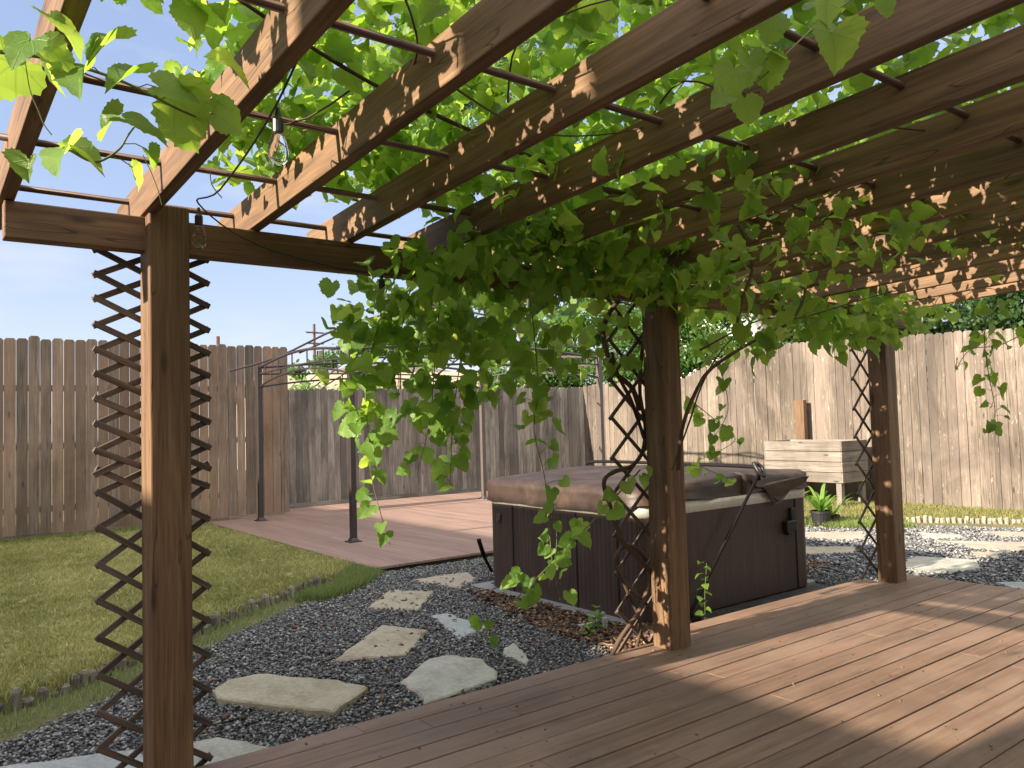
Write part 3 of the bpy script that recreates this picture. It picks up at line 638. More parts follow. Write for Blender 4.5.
# cover: two tapered halves, hinge along Y at x=XH
XH = 5.16
def cover_half(xa, xb):
    NX, NY = 18, 26; y0, y1 = ty0-.035, ty1+.035; V = []; F = []
    outer = xa if xa < XH-.5 else xb
    for j in range(NY+1):
        for i in range(NX+1):
            u = xa+(xb-xa)*i/NX; v = y0+(y1-y0)*j/NY
            do = abs(u-outer); dy_ = min(v-y0, y1-v); dh = abs(u-(XH))
            # rounded corners: pull in
            x, y_ = u, v; r = .14
            if do < r and dy_ < r:
                ax, ay = (r-do), (r-dy_); q = math.hypot(ax, ay)
                if q > 1e-6:
                    f = max(ax, ay)/q; sx = 1 if outer == xb else -1; sy = -1 if v-y0 < y1-v else 1
                    x = outer-sx*r+sx*ax*f; y_ = (y0+r-ay*f) if sy < 0 else (y1-r+ay*f)
            top = .872+.045*(1-min(1, abs(x-XH)/1.05))
            ed = min(do, dy_, dh if dh < .03 else 9)
            dr = 0
            for dd, rr_ in ((do, .03), (dy_, .03), (dh, .02)):
                if dd < rr_: dr = max(dr, rr_-math.sqrt(max(0, rr_**2-(rr_-dd)**2)))
            z = top-dr*.8+.006*math.sin(x*5+y_*3)*math.sin(y_*4.3)-.008*math.exp(-((x-4.6)**2+(y_-4.8)**2)/.1)
            V.append((x, y_, z))
    W = NX+1
    for j in range(NY):
        for i in range(NX): F.append((j*W+i, j*W+i+1, (j+1)*W+i+1, (j+1)*W+i))
    # skirt
    per = [i for i in range(W)]+[j*W+NX for j in range(1, NY+1)]+[NY*W+i for i in range(NX-1, -1, -1)]+[j*W for j in range(NY-1, 0, -1)]
    base = len(V); L_ = len(per)
    for lv, (dz, ou) in enumerate(((.05, .0), (.11, .004), (.17, .008))):
        for k, p in enumerate(per):
            x, y_, z = V[p]; cx, cy = (xa+xb)/2, (y0+y1)/2
            nrm = Vector((0, 0))
            if abs(x-outer) < .09: nrm.x = 1 if outer == xb else -1
            if y_-y0 < .09: nrm.y = -1
            if y1-y_ < .09: nrm.y = 1
            w_ = .004*math.sin(k*1.7)+.003*math.sin(k*.6)
            if nrm.length: nrm.normalize()
            low = V[p][2]-dz
            if y_-y0 < .10: low = max(low, .75+.010*math.sin(x*6)) # front skirt is tucked up, lip shows
            V.append((x+nrm.x*(ou+w_), y_+nrm.y*(ou+w_), low if lv < 2 else min(low, V[p][2]-.02)))
    for lv in range(3):
        for k in range(L_):
            a = per[k] if lv == 0 else base+(lv-1)*L_+k; b = per[(k+1) % L_] if lv == 0 else base+(lv-1)*L_+(k+1) % L_
            c = base+lv*L_+(k+1) % L_; e_ = base+lv*L_+k; F.append((a, e_, c, b))
    return V, F
g = G()
for xa, xb in ((tx0-.035, XH-.004), (XH+.004, tx1+.035)):
    V, F = cover_half(xa, xb); g.raw(V, F, V)
cv = g.obj('cover', M['vinyl'], root, smooth=True)
g = G()      # loose folded flap of the skirt, front right
fp = [(5.263,3.875,0.851),(5.323,3.875,0.792),(5.468,3.875,0.822),(5.908,3.875,0.833),(6.023,3.875,0.835),(5.990,3.875,0.787),(5.759,3.875,0.737),(5.616,3.875,0.651),(5.534,3.875,0.634),(5.437,3.875,0.761)]
V = [(x, 3.872-.01*math.sin(i*2.1), z) for i, (x, y, z) in enumerate(fp)]; V2 = [(x, y+.008, z) for x, y, z in V]
nf = len(V); g.raw(V+V2, [tuple(range(nf)), tuple(reversed(range(nf, 2*nf)))]+[(i, nf+i, nf+(i+1) % nf, (i+1) % nf) for i in range(nf)], V+V2)
tag(g.obj('cover_flap', M['vinyl'], root), 'loose folded brown vinyl flap')
# cover lifter: bar across the top along Y, arms down the front and the back
lift = G(); xb_ = 5.33; zb_ = .95
lift.tube(smooth_path([(xb_, ty1+.07, zb_-.05), (xb_, ty1-.05, zb_), (xb_, 4.8, zb_+.004), (xb_, ty0+.05, zb_), (xb_, ty0-.05, zb_-.02), (xb_-.02, ty0-.085, zb_-.10)], 5), .0155, 10)
lf = lift.obj('lifter_bar', M['black'], root, smooth=True)
g = G(); g.tube([(xb_-.02, ty0-.085, zb_-.06), (4.42, ty0-.095, -.05)], .013, 10); g.obj('lifter_arm', M['black'], root, smooth=True)
g = G(); g.tube(smooth_path([(xb_-.0, ty0-.05, zb_+.03), (xb_+.035, ty0-.08, zb_-.01), (xb_+.01, ty0-.11, zb_-.07), (xb_-.03, ty0-.09, zb_-.03), (xb_-.02, ty0-.04, zb_+.035)], 4), .016, 8); g.obj('lifter_strap', M['blackplastic'], root, smooth=True)
g = G(); g.box((4.36, ty0-.13, -.098), (4.52, ty0-.03, -.07)); g.box((4.39, ty0-.11, -.07), (4.45, ty0-.07, -.02)); g.obj('lifter_foot', M['black'], root, bevel=.005)
g = G(); cx_, cy_, cz_ = (5.781,3.930,0.496)
g.box((cx_-.07, ty0-.05, cz_-.10), (cx_+.07, ty0+.002, cz_-.01)); g.box((cx_+.02, ty0-.03, cz_-.012), (cx_+.085, ty0+.002, cz_+.09), 2); g.box((cx_-.05, ty0-.045, cz_-.125), (cx_+.03, ty0+.0, cz_-.098)); g.obj('side_latch', M['blackplastic'], root, bevel=.008)
g = G(); g.box((tx0-.02, 5.58, .50), (tx0-.001, 5.62, .57), 2); g.tube([(tx0-.026, 5.6, .50), (tx0-.026, 5.6, .53)], .012, 8); g.obj('cover_clip', M['grey_metal'], root, bevel=.004)
pad = G(); pad.box((tx0-.10, ty0+.03, ZG-.02), (tx1+.1, ty1+.15, ZG+.035)); tag(pad.obj('tub_pad', M['concrete'], bevel=.01), kind='structure')

# conduit, pvc stub and the black lever
g = G(); g.tube(smooth_path([(3.72, 4.42, ZG+.005), (3.75, 4.30, ZG+.012), (3.80, 4.20, ZG+.03), (3.85, 4.14, ZG+.07), (3.87, 4.12, ZG+.12)], 4), .014, 10)
c = g.obj('conduit', M['pvc'], smooth=True, origin=(3.88, 4.3, ZG)); tag(c, 'short curved light grey conduit elbow at the foot of the tub', 'pipe')
g = G(); g.tube([(3.82, 4.06, ZG-.02), (3.82, 4.06, ZG+.07)], .018, 12); g.tube([(3.82, 4.06, ZG+.07), (3.82, 4.06, ZG+.10)], .023, 12)
c = g.obj('pipe_stub', M['pvc'], origin=(3.82, 4.06, ZG)); tag(c, 'upright capped white pipe stub in the mulch', 'pipe')
q0 = (4.487,6.296,-0.100); q1 = (4.731,6.563,-0.020)
g = G(); P = [Vector((4.338,6.300,0.239)), Vector((4.391,6.300,0.091)), Vector((4.446,6.300,-0.010)), Vector((4.502,6.300,-0.093)), Vector((4.572,6.300,-0.122))]
g.tube(smooth_path(P, 4), .016, 8); g.tube([P[0]+Vector((0, 0, .02)), P[0], P[1]], .021, 8)
c = g.obj('lifter_lever', M['black'], smooth=True, origin=tuple(P[2])); tag(c, 'black curved metal lever standing beside the back corner of the tub', 'lever')

# ------------------------------------------------------------------ gazebo frame on the platform
GZ = -.032; gx0, gx1, gy0, gy1 = 4.32, 8.47, 8.94, 12.1; gt = 2.33
root = thing('gazebo_frame', ((gx0+gx1)/2, (gy0+gy1)/2, GZ), 'bare dark metal gazebo frame without canopy on the low platform', 'gazebo')
for x, y, mt in ((gx0, gy0, 'post_metal'), (gx0, gy1, 'post_metal'), (gx1, gy1, 'grey_metal'), (gx1, gy0, 'grey_metal')):
    g = G(); g.box((x-.035, y-.035, GZ), (x+.035, y+.035, gt), 2); o = g.obj('post', M[mt], root, bevel=.004)
    f = G(); f.box((x-.08, y-.08, GZ), (x+.08, y+.08, GZ+.012)); f.prism([(x-.055, y-.055), (x+.055, y-.055), (x+.055, y+.055), (x-.055, y+.055)], GZ+.012, GZ+.05, .35); f.obj('foot_plate', M[mt], o, bevel=.003)
def arch(p, q, nm='arch_rail', sag=.12, mt='post_metal'):
    p = Vector(p); q = Vector(q); g = G(); n_ = 12
    up = [p+(q-p)*(i/n_)+Vector((0, 0, sag*math.sin(math.pi*i/n_))) for i in range(n_+1)]
    g.tube(up, .019, 6)
    mid = [p+(q-p)*(i/n_)+Vector((0, 0, -.10+sag*.25*math.sin(math.pi*i/n_))) for i in range(n_+1)]; g.tube(mid, .012, 6)
    lo_ = [p+(q-p)*(i/n_)+Vector((0, 0, -.30+(sag+.04)*math.sin(math.pi*i/n_)**.8)) for i in range(n_+1)]; g.tube(lo_, .015, 6)
    for i in range(1, n_, 1): 
        if i % 2: g.tube([mid[i], up[i]], .010, 6)
        elif 1 < i < n_-1: g.tube([lo_[i], mid[i]], .008, 6)
    g.obj(nm, M[mt], root)
arch((gx0, gy0, gt-.03), (gx0, gy1, gt-.03)); arch((gx0, gy1, gt-.03), (gx1, gy1, gt-.03)); arch((gx1, gy0, gt-.03), (gx1, gy1, gt-.03), mt='grey_metal'); arch((gx0, gy0, gt-.03), (gx1, gy0, gt-.03))
apex = Vector(((gx0+gx1)/2, (gy0+gy1)/2, 3.22))
for x, y in ((gx0, gy0), (gx0, gy1), (gx1, gy1), (gx1, gy0)):
    c = Vector((x, y, 0)); dd = (Vector((apex.x, apex.y, 0))-c).normalized(); s = c-dd*.45; s.z = gt-.07
    g = G(); g.tube(smooth_path([s, c+dd*.3+Vector((0, 0, gt+.13)), (c+Vector((apex.x, apex.y, 0)))/2+Vector((0, 0, (gt+3.22)/2+.12)), apex], 4), .016, 6); g.obj('roof_rod', M['post_metal'], root)
for s in ((gx0, (gy0+gy1)/2), (gx1, (gy0+gy1)/2), ((gx0+gx1)/2, gy0), ((gx0+gx1)/2, gy1)):
    s = Vector((s[0], s[1], gt+.06)); g = G(); g.tube([s, (s+apex)/2+Vector((0, 0, .05)), apex], .014, 6); g.obj('roof_rod', M['post_metal'], root)
g = G(); g.tube([apex-Vector((0, 0, .05)), apex+Vector((0, 0, .08))], [.05, .03], 10); g.obj('finial', M['post_metal'], root)

# ------------------------------------------------------------------ planter box, stake, pots
root = thing('planter_box', (11.85, 7.5, ZG), 'raised planter of bleached horizontal boards on short legs before the tan fence', 'planter')
bx0, bx1, by0, by1, bz0, bz1 = 11.5, 12.25, 6.80, 8.20, .27, .925
nb = 4; bh = (bz1-bz0)/nb
for k in range(nb):
    g = G(); z0 = bz0+k*bh; 
    g.box((bx0, by0+.022, z0+.004), (bx0+.022, by1-.022, z0+bh-.004), 1); g.box((bx1-.022, by0+.022, z0+.004), (bx1, by1-.022, z0+bh-.004), 1)
    g.box((bx0, by0, z0+.004), (bx1, by0+.021, z0+bh-.004), 0); g.box((bx0, by1-.021, z0+.004), (bx1, by1, z0+bh-.004), 0)
    g.obj('board', M['planter'], root, bevel=.003)
g = G(); g.box((bx0+.03, by0+.03, bz0), (bx1-.03, by1-.03, bz1-.08)); g.obj('soil', M['soil'], root)
for x, y in ((bx0+.07, by0+.09), (bx1-.07, by0+.09), (bx0+.07, by1-.09), (bx1-.07, by1-.09)):
    g = G(); g.box((x-.045, y-.045, ZG), (x+.045, y+.045, bz0+.2), 2); g.obj('leg', M['planter'], root, bevel=.004)
g = G(); g.box((12.33, 7.96, ZG), (12.43, 8.14, 1.6), 2, r=.1); c = g.obj('timber_stake', M['cedar'], origin=(12.38, 8.05, ZG), bevel=.005); tag(c, 'brown timber post standing behind the raised planter against the fence', 'stake')
def pot(x, y, r, h, label, plant):
    rt_ = thing('potted_plant', (x, y, ZG), label, 'potted plant', 'potted plants by the tub corner')
    g = G(); g.lathe((x, y, ZG), [(r*.78, 0), (r*.98, h-.03), (r*1.06, h-.03), (r*1.06, h), (r*.95, h), (r*.9, h-.03)], 20); g.obj('pot', M['blackplastic'], rt_, smooth=False)
    g = G(); g.lathe((x, y, ZG+h-.05), [(r*.9, 0), (r*.9, .012)], 16); g.obj('soil', M['soil'], rt_)
    g = G()
    for k in range(plant):
        a = random.uniform(0, 6.28); ln = random.uniform(.26, .48); wd_ = random.uniform(.02, .05); up = random.uniform(.5, 1.2)
        p = Vector((x, y, ZG+h-.04)); dr = Vector((math.cos(a), math.sin(a), 0)); sd_ = Vector((-dr.y, dr.x, 0)); V = []; ns = 6
        for i in range(ns+1):
            t = i/ns; c_ = p+dr*(ln*.8*t)+Vector((0, 0, ln*up*(t-.55*t*t)*1.5)); w_ = wd_*math.sin(math.pi*min(1, .12+t*.88))**.8+.002
            V += [c_-sd_*w_/2, c_+sd_*w_/2]
        g.raw(V, [(2*i, 2*i+1, 2*i+3, 2*i+2) for i in range(ns)], V)
    g.obj('leaves', M['lily'], rt_); return rt_
pot(9.32, 5.84, .125, .22, 'black nursery pot with bright yellow-green strap leaves in front of the planter', 34)
pot(9.25, 6.25, .12, .17, 'black pot with pale spiky leaves right against the tub corner', 22)
pot(9.75, 5.95, .10, .12, 'small half hidden pot of leaves behind the bright strap-leaved one', 22)

# ------------------------------------------------------------------ string lights
root = thing('string_lights', (1.75, 3.3, 2.0), 'black cord of clear teardrop bulbs strung along the pergola', 'string lights')
bulbs = [(.83, 2.15, 2.25), (.925, 3.25, 2.235), (1.76, 3.30, 2.055), (7.35, 3.3, 2.30), (1.05, 1.18, 2.58)]
cords = [smooth_path([(.80, 1.6, 2.50), (.83, 2.15, 2.27), (.9, 2.9, 2.22), (.925, 3.25, 2.255), (1.2, 3.32, 2.13), (1.76, 3.32, 2.06), (2.5, 3.30, 2.12), (3.4, 3.3, 2.02)], 6),
         smooth_path([(6.4, 3.3, 2.24), (6.9, 3.3, 2.25), (7.35, 3.3, 2.32), (8.2, 3.25, 2.2)], 5), smooth_path([(.80, 1.6, 2.5), (1.05, 1.18, 2.60), (1.3, .8, 2.5)], 5)]
for c in cords:
    g = G(); g.tube(c, .0035, 5); g.obj('cord', M['blackplastic'], root)
for (x, y, z) in bulbs:
    g = G(); g.lathe((x, y, z-.135), [(.003, -.03), (.016, -.025), (.027, -.008), (.030, .012), (.026, .036), (.018, .058), (.014, .07)], 14)
    b_ = g.obj('bulb', M['glass'], root, smooth=True)
    g = G(); g.lathe((x, y, z-.07), [(.014, 0), (.0155, .004), (.0155, .04), (.009, .05), (.005, .075)], 12); g.obj('socket', M['blackplastic'], b_, smooth=False)

# ------------------------------------------------------------------ vine
leaf_side = [(.0, .0), (-.13, .09), (-.20, .24), (-.15, .40), (-.02, .50), (.14, .54), (.28, .48), (.37, .40), (.50, .38), (.62, .27), (.73, .12)]
def outline(teeth=True):
    up_ = leaf_side; P = list(up_)+[(.83, 0.)]+[(x, -y) for x, y in reversed(up_[1:])]
    O = []
    for i, p in enumerate(P):
        q = P[(i+1) % len(P)]; O.append(p)
        if teeth: 
            mx_, my_ = (p[0]+q[0])/2, (p[1]+q[1])/2; O.append((mx_*.93+.02, my_*.93))
    return np.array(O)
def leaves_mesh(P, T, Nn, S, fold=.4, droop=.5, teeth=True):
    """P positions (petiole joint), T tip directions, Nn normals, S sizes"""
    O = outline(teeth); no = len(O); C = np.array([(.12, 0), (.42, 0)])
    loc = np.concatenate([O, C]); nv = len(loc); n = len(P)
    T = T/np.linalg.norm(T, axis=1, keepdims=True); Nn = Nn-T*(Nn*T).sum(1, keepdims=True); Nn /= np.linalg.norm(Nn, axis=1, keepdims=True); B = np.cross(Nn, T)
    f = fold*rng.uniform(.2, 1.8, n)[:, None]; dr_ = droop*rng.normal(.8, .6, n)[:, None]; asy = rng.normal(0, .12, n)[:, None]
    x = loc[None, :, 0]*np.ones((n, 1)); y = loc[None, :, 1]*rng.uniform(.85, 1.12, n)[:, None]*(1+rng.normal(0, .07, n)[:, None]*np.sign(loc[None, :, 1]))+rng.normal(0, .010, (n, nv))*(loc[None, :, 1] != 0)
    x = x+.06*np.sin(y*5+rng.uniform(0, 6, n)[:, None])
    z = -f*np.abs(y)*.0+f*np.abs(y)-dr_*x*x-.45*y*y*dr_+asy*y+.035*np.sin(x*9+rng.uniform(0, 6, n)[:, None])*np.cos(y*8)
    V = P[:, None]+S[:, None, None]*(x[..., None]*T[:, None]+y[..., None]*B[:, None]+z[..., None]*Nn[:, None])
    # fan: outline index i with nearest centre vertex
    F = []
    cidx = [no if O[i, 0]+O[(i+1) % no, 0] < .60 else no+1 for i in range(no)]
    for i in range(no):
        F.append((i, (i+1) % no, cidx[i]))
        if cidx[i] != cidx[(i+1) % no]: F.append(((i+1) % no, cidx[(i+1) % no], cidx[i]))
    F = (np.array(F)[None]+np.arange(n)[:, None, None]*nv).reshape(-1, 3)
    gcc = np.concatenate([loc, np.zeros((nv, 1))], 1)[None].repeat(n, 0).reshape(-1, 3)
    return V.reshape(-1, 3), F, gcc, np.repeat(rng.random(n)**1.2, nv)
def link_leaves(name, P, T, Nn, S, mat, parent, teeth=True, **kw):
    V, F, gcc, r = leaves_mesh(np.array(P, float), np.array(T, float), np.array(Nn, float), np.array(S, float), teeth=teeth, **kw)
    return link_mesh(name, V, F, mat, parent, gc=gcc, rnd=r, smooth=True)
root = thing('grape_vine', (3.5, 3.5, ZG), 'lush green grape vine covering the pergola roof and trailing from its beam', 'vine')
st = G()
def stem(pts, r0, r1=None, k=5, n=7):
    P_ = smooth_path(pts, k); r1 = r0*.6 if r1 is None else r1; m_ = len(P_)
    st.tube(P_, [(r0+(r1-r0)*i/(m_-1))*random.uniform(.88, 1.12) for i in range(m_)], n)
# trunks up the middle post
stem([(3.248,3.400,-0.001),(3.333,3.400,0.092),(3.489,3.400,0.216),(3.585,3.400,0.409),(3.504,3.400,0.509),(3.360,3.400,0.643),(3.272,3.400,0.855),(3.230,3.400,0.991),(3.313,3.400,1.044),(3.464,3.400,1.071),(3.563,3.400,1.162),(3.588,3.400,1.313),(3.554,3.400,1.496),(3.573,3.400,1.709),(3.620,3.400,1.926),(3.584,3.400,2.078)], .014, .012)
stem([(3.484,3.440,-0.026),(3.526,3.440,0.132),(3.411,3.440,0.368),(3.336,3.440,0.525),(3.439,3.440,0.601),(3.547,3.440,0.547),(3.597,3.440,0.492)], .011, .015)
stem([(3.570,3.420,1.405),(3.508,3.420,1.539),(3.369,3.420,1.634),(3.301,3.420,1.763),(3.282,3.420,1.881),(3.345,3.420,1.992),(3.450,3.420,2.096),(3.523,3.420,2.200)], .017, .015)
stem([(3.583,3.400,1.222),(3.529,3.400,1.344),(3.467,3.400,1.478),(3.373,3.400,1.615),(3.330,3.400,1.751)], .012, .010)
stem([(3.584,3.400,2.078), (3.5, 3.3, 2.2), (3.2, 3.0, 2.42), (2.6, 2.7, 2.45), (1.9, 2.5, 2.45), (1.2, 2.3, 2.47), (.6, 2.0, 2.48)], .017, .005)
stem([(3.523,3.420,2.200), (3.7, 3.1, 2.2), (4.3, 2.8, 2.4), (5.2, 2.6, 2.42), (6.2, 2.3, 2.44)], .017, .008)
# dark canes in the right half
stem([(3.415,3.000,1.062),(3.461,3.000,1.282),(3.556,3.000,1.449),(3.705,3.000,1.611),(3.962,3.000,1.735),(4.268,3.000,1.851),(4.540,3.000,1.947),(4.698,3.000,2.101),(4.745,3.000,2.271),(4.718,3.000,2.355)], .012, .009)
stem([(3.479,3.100,1.055),(3.650,3.100,1.336),(3.749,3.100,1.512),(3.899,3.100,1.694),(4.133,3.100,1.887)], .006, .004)
stem([(6.221,2.200,2.454),(5.582,2.200,2.443),(5.095,2.200,2.460),(4.719,2.200,2.471),(4.314,2.200,2.395),(3.900,2.200,2.320),(3.582,2.200,2.339),(3.373,2.200,2.354)], .010, .006)
stem([(3.175,2.400,1.740),(3.241,2.400,1.914),(3.331,2.400,2.070),(3.285,2.400,2.215),(3.234,2.400,2.283)], .008, .006)
stem([(5.410,2.300,2.625),(5.007,2.300,2.613),(4.639,2.300,2.590),(4.415,2.300,2.614)], .005, .004)
stem([(3.156,2.600,1.685),(3.660,2.600,1.864),(4.034,2.600,1.896),(4.683,2.600,2.044),(5.182,2.600,2.146)], .005, .003)
for i in range(26):   # small canes running through the canopy
    x = random.uniform(.5, 6.5); y_ = random.uniform(1.2, 3.3); a = random.uniform(0, 6.28); P_ = [(x, y_, random.uniform(2.33, 2.5))]
    for k in range(4): a += random.gauss(0, .5); x += .25*math.cos(a); y_ += .25*math.sin(a); P_.append((x, min(3.6, y_), random.uniform(2.3, 2.5)))
    stem(P_, .004, .002, 4, 5)
st.obj('trunk', M['bark'], root, smooth=True)
# canopy leaves
def rnorm(n, bias, s): 
    v = rng.normal(0, s, (n, 3))+np.array(bias); return v/np.linalg.norm(v, axis=1, keepdims=True)
CP, CT, CN, CS = [], [], [], []
def scatter(c, rad, n, size, nb=(0, 0, 1), ns=.45, tb=(0, 0, -.2)):
    P_ = rng.normal(0, 1, (n, 3)); P_ /= np.maximum(1e-6, np.linalg.norm(P_, axis=1, keepdims=True)); P_ *= rng.random((n, 1))**(1/2.2)
    P_ = P_*np.array(rad)+np.array(c); CP.append(P_); CN.append(rnorm(n, nb, ns)); CT.append(rnorm(n, tb, .8)); CS.append(size*rng.uniform(.6, 1.25, n))
def sheet(x0, x1, y0, y1, n, size, zlo=2.40, zhi=2.62, ns=.5):
    X = rng.uniform(x0, x1, n); Y = rng.uniform(y0, y1, n); Z = rng.uniform(zlo, zhi, n)+.045*(3.35-Y)
    CP.append(np.stack([X, Y, Z], 1)); CN.append(rnorm(n, (-.45, -.05, 1), ns)); CT.append(rnorm(n, (0, 0, -.3), .8)); CS.append(size*rng.uniform(.6, 1.25, n))
sheet(-.1, .28, 1.85, 2.15, 9, .12, 2.5, 2.62); sheet(.33, .72, 1.65, 2.5, 64, .105, 2.46, 2.68); sheet(.78, 1.15, 1.8, 3.15, 250, .092, 2.44, 2.7)
sheet(1.2, 1.6, 1.65, 3.4, 330, .09, 2.44, 2.7); sheet(1.6, 2.1, 1.35, 3.45, 480, .09, 2.46, 2.72); sheet(2.1, 2.6, .9, 3.45, 580, .09, 2.46, 2.72)
sheet(2.6, 4.6, .5, 3.5, 1900, .09, 2.44, 2.72); sheet(4.6, 7.1, .4, 2.0, 650, .09, 2.44, 2.7); sheet(4.6, 7.1, 2.0, 3.5, 240, .09, 2.46, 2.62)
sheet(.9, 2.2, 2.6, 3.5, 260, .09, 2.38, 2.6); sheet(1.9, 4.8, 1.8, 3.4, 300, .09, 2.16, 2.4)
scatter((1.746,3.550,1.945), (0.27,0.38,0.18), 12, 0.093, nb=(-.3,-.35,.9), ns=0.5, tb=(-.1,-.3,-.9))
scatter((1.911,3.550,1.981), (0.27,0.38,0.18), 28, 0.093, nb=(-.3,-.35,.9), ns=0.5, tb=(-.1,-.3,-.9))
scatter((2.143,3.550,1.971), (0.27,0.38,0.18), 32, 0.093, nb=(-.3,-.35,.9), ns=0.5, tb=(-.1,-.3,-.9))
scatter((2.391,3.550,1.934), (0.27,0.38,0.18), 36, 0.093, nb=(-.3,-.35,.9), ns=0.5, tb=(-.1,-.3,-.9))
scatter((2.658,3.550,1.922), (0.27,0.38,0.18), 34, 0.093, nb=(-.3,-.35,.9), ns=0.5, tb=(-.1,-.3,-.9))
scatter((2.944,3.550,1.850), (0.27,0.38,0.18), 36, 0.093, nb=(-.3,-.35,.9), ns=0.5, tb=(-.1,-.3,-.9))
scatter((3.301,3.550,1.957), (0.27,0.38,0.18), 36, 0.093, nb=(-.3,-.35,.9), ns=0.5, tb=(-.1,-.3,-.9))
scatter((3.562,3.550,2.098), (0.27,0.38,0.18), 34, 0.093, nb=(-.3,-.35,.9), ns=0.5, tb=(-.1,-.3,-.9))
scatter((1.992,3.550,1.808), (0.27,0.38,0.18), 20, 0.093, nb=(-.3,-.35,.9), ns=0.5, tb=(-.1,-.3,-.9))
scatter((2.228,3.550,1.766), (0.27,0.38,0.18), 26, 0.093, nb=(-.3,-.35,.9), ns=0.5, tb=(-.1,-.3,-.9))
scatter((2.484,3.550,1.776), (0.27,0.38,0.18), 26, 0.093, nb=(-.3,-.35,.9), ns=0.5, tb=(-.1,-.3,-.9))
scatter((2.759,3.550,1.786), (0.27,0.38,0.18), 26, 0.093, nb=(-.3,-.35,.9), ns=0.5, tb=(-.1,-.3,-.9))
scatter((3.052,3.550,1.708), (0.27,0.38,0.18), 24, 0.093, nb=(-.3,-.35,.9), ns=0.5, tb=(-.1,-.3,-.9))
scatter((1.907,3.550,1.805), (0.27,0.38,0.18), 14, 0.093, nb=(-.3,-.35,.9), ns=0.5, tb=(-.1,-.3,-.9))
scatter((1.796,3.550,1.750), (0.27,0.38,0.18), 8, 0.093, nb=(-.3,-.35,.9), ns=0.5, tb=(-.1,-.3,-.9))
scatter((1.847,3.550,1.628), (0.27,0.38,0.18), 8, 0.093, nb=(-.3,-.35,.9), ns=0.5, tb=(-.1,-.3,-.9))
scatter((3.376,3.550,1.777), (0.27,0.38,0.18), 14, 0.093, nb=(-.3,-.35,.9), ns=0.5, tb=(-.1,-.3,-.9))
scatter((3.541,3.550,1.658), (0.27,0.38,0.18), 8, 0.093, nb=(-.3,-.35,.9), ns=0.5, tb=(-.1,-.3,-.9))
scatter((2.613,3.550,1.614), (0.27,0.38,0.18), 10, 0.093, nb=(-.3,-.35,.9), ns=0.5, tb=(-.1,-.3,-.9))
scatter((1.766,3.500,1.527), (0.14,0.15,0.16), 8, 0.1, nb=(-.3,-.35,.9), ns=0.5, tb=(-.1,-.3,-.9))
scatter((2.189,3.500,1.476), (0.14,0.15,0.16), 10, 0.1, nb=(-.3,-.35,.9), ns=0.5, tb=(-.1,-.3,-.9))
scatter((2.276,3.500,1.294), (0.14,0.15,0.16), 7, 0.1, nb=(-.3,-.35,.9), ns=0.5, tb=(-.1,-.3,-.9))
scatter((2.848,3.500,1.388), (0.14,0.15,0.16), 7, 0.1, nb=(-.3,-.35,.9), ns=0.5, tb=(-.1,-.3,-.9))
scatter((1.789,3.500,1.382), (0.14,0.15,0.16), 7, 0.1, nb=(-.3,-.35,.9), ns=0.5, tb=(-.1,-.3,-.9))
scatter((2.015,3.500,1.578), (0.14,0.15,0.16), 7, 0.1, nb=(-.3,-.35,.9), ns=0.5, tb=(-.1,-.3,-.9))
scatter((2.441,3.500,1.528), (0.14,0.15,0.16), 6, 0.1, nb=(-.3,-.35,.9), ns=0.5, tb=(-.1,-.3,-.9))
scatter((1.718,3.050,2.007), (0.28,0.3,0.14), 18, 0.09, nb=(-.3,-.35,.9), ns=0.5, tb=(-.1,-.3,-.9))
scatter((1.925,3.050,2.086), (0.28,0.3,0.14), 40, 0.09, nb=(-.3,-.35,.9), ns=0.5, tb=(-.1,-.3,-.9))
scatter((2.146,3.050,2.108), (0.28,0.3,0.14), 54, 0.09, nb=(-.3,-.35,.9), ns=0.5, tb=(-.1,-.3,-.9))
scatter((2.388,3.050,2.216), (0.28,0.3,0.14), 67, 0.09, nb=(-.3,-.35,.9), ns=0.5, tb=(-.1,-.3,-.9))
scatter((2.648,3.050,2.296), (0.28,0.3,0.14), 81, 0.09, nb=(-.3,-.35,.9), ns=0.5, tb=(-.1,-.3,-.9))
scatter((2.930,3.050,2.357), (0.28,0.3,0.14), 81, 0.09, nb=(-.3,-.35,.9), ns=0.5, tb=(-.1,-.3,-.9))
scatter((3.232,3.050,2.339), (0.28,0.3,0.14), 81, 0.09, nb=(-.3,-.35,.9), ns=0.5, tb=(-.1,-.3,-.9))
scatter((3.566,3.050,2.407), (0.28,0.3,0.14), 54, 0.09, nb=(-.3,-.35,.9), ns=0.5, tb=(-.1,-.3,-.9))
scatter((2.640,3.050,2.090), (0.28,0.3,0.14), 74, 0.09, nb=(-.3,-.35,.9), ns=0.5, tb=(-.1,-.3,-.9))
scatter((2.919,3.050,2.131), (0.28,0.3,0.14), 74, 0.09, nb=(-.3,-.35,.9), ns=0.5, tb=(-.1,-.3,-.9))
scatter((3.301,3.050,2.133), (0.28,0.3,0.14), 54, 0.09, nb=(-.3,-.35,.9), ns=0.5, tb=(-.1,-.3,-.9))
scatter((3.635,3.050,2.092), (0.28,0.3,0.14), 40, 0.09, nb=(-.3,-.35,.9), ns=0.5, tb=(-.1,-.3,-.9))
scatter((3.913,3.050,2.174), (0.28,0.3,0.14), 32, 0.09, nb=(-.3,-.35,.9), ns=0.5, tb=(-.1,-.3,-.9))
scatter((2.521,3.050,2.407), (0.28,0.3,0.14), 40, 0.09, nb=(-.3,-.35,.9), ns=0.5, tb=(-.1,-.3,-.9))
scatter((2.866,3.050,2.536), (0.28,0.3,0.14), 40, 0.09, nb=(-.3,-.35,.9), ns=0.5, tb=(-.1,-.3,-.9))
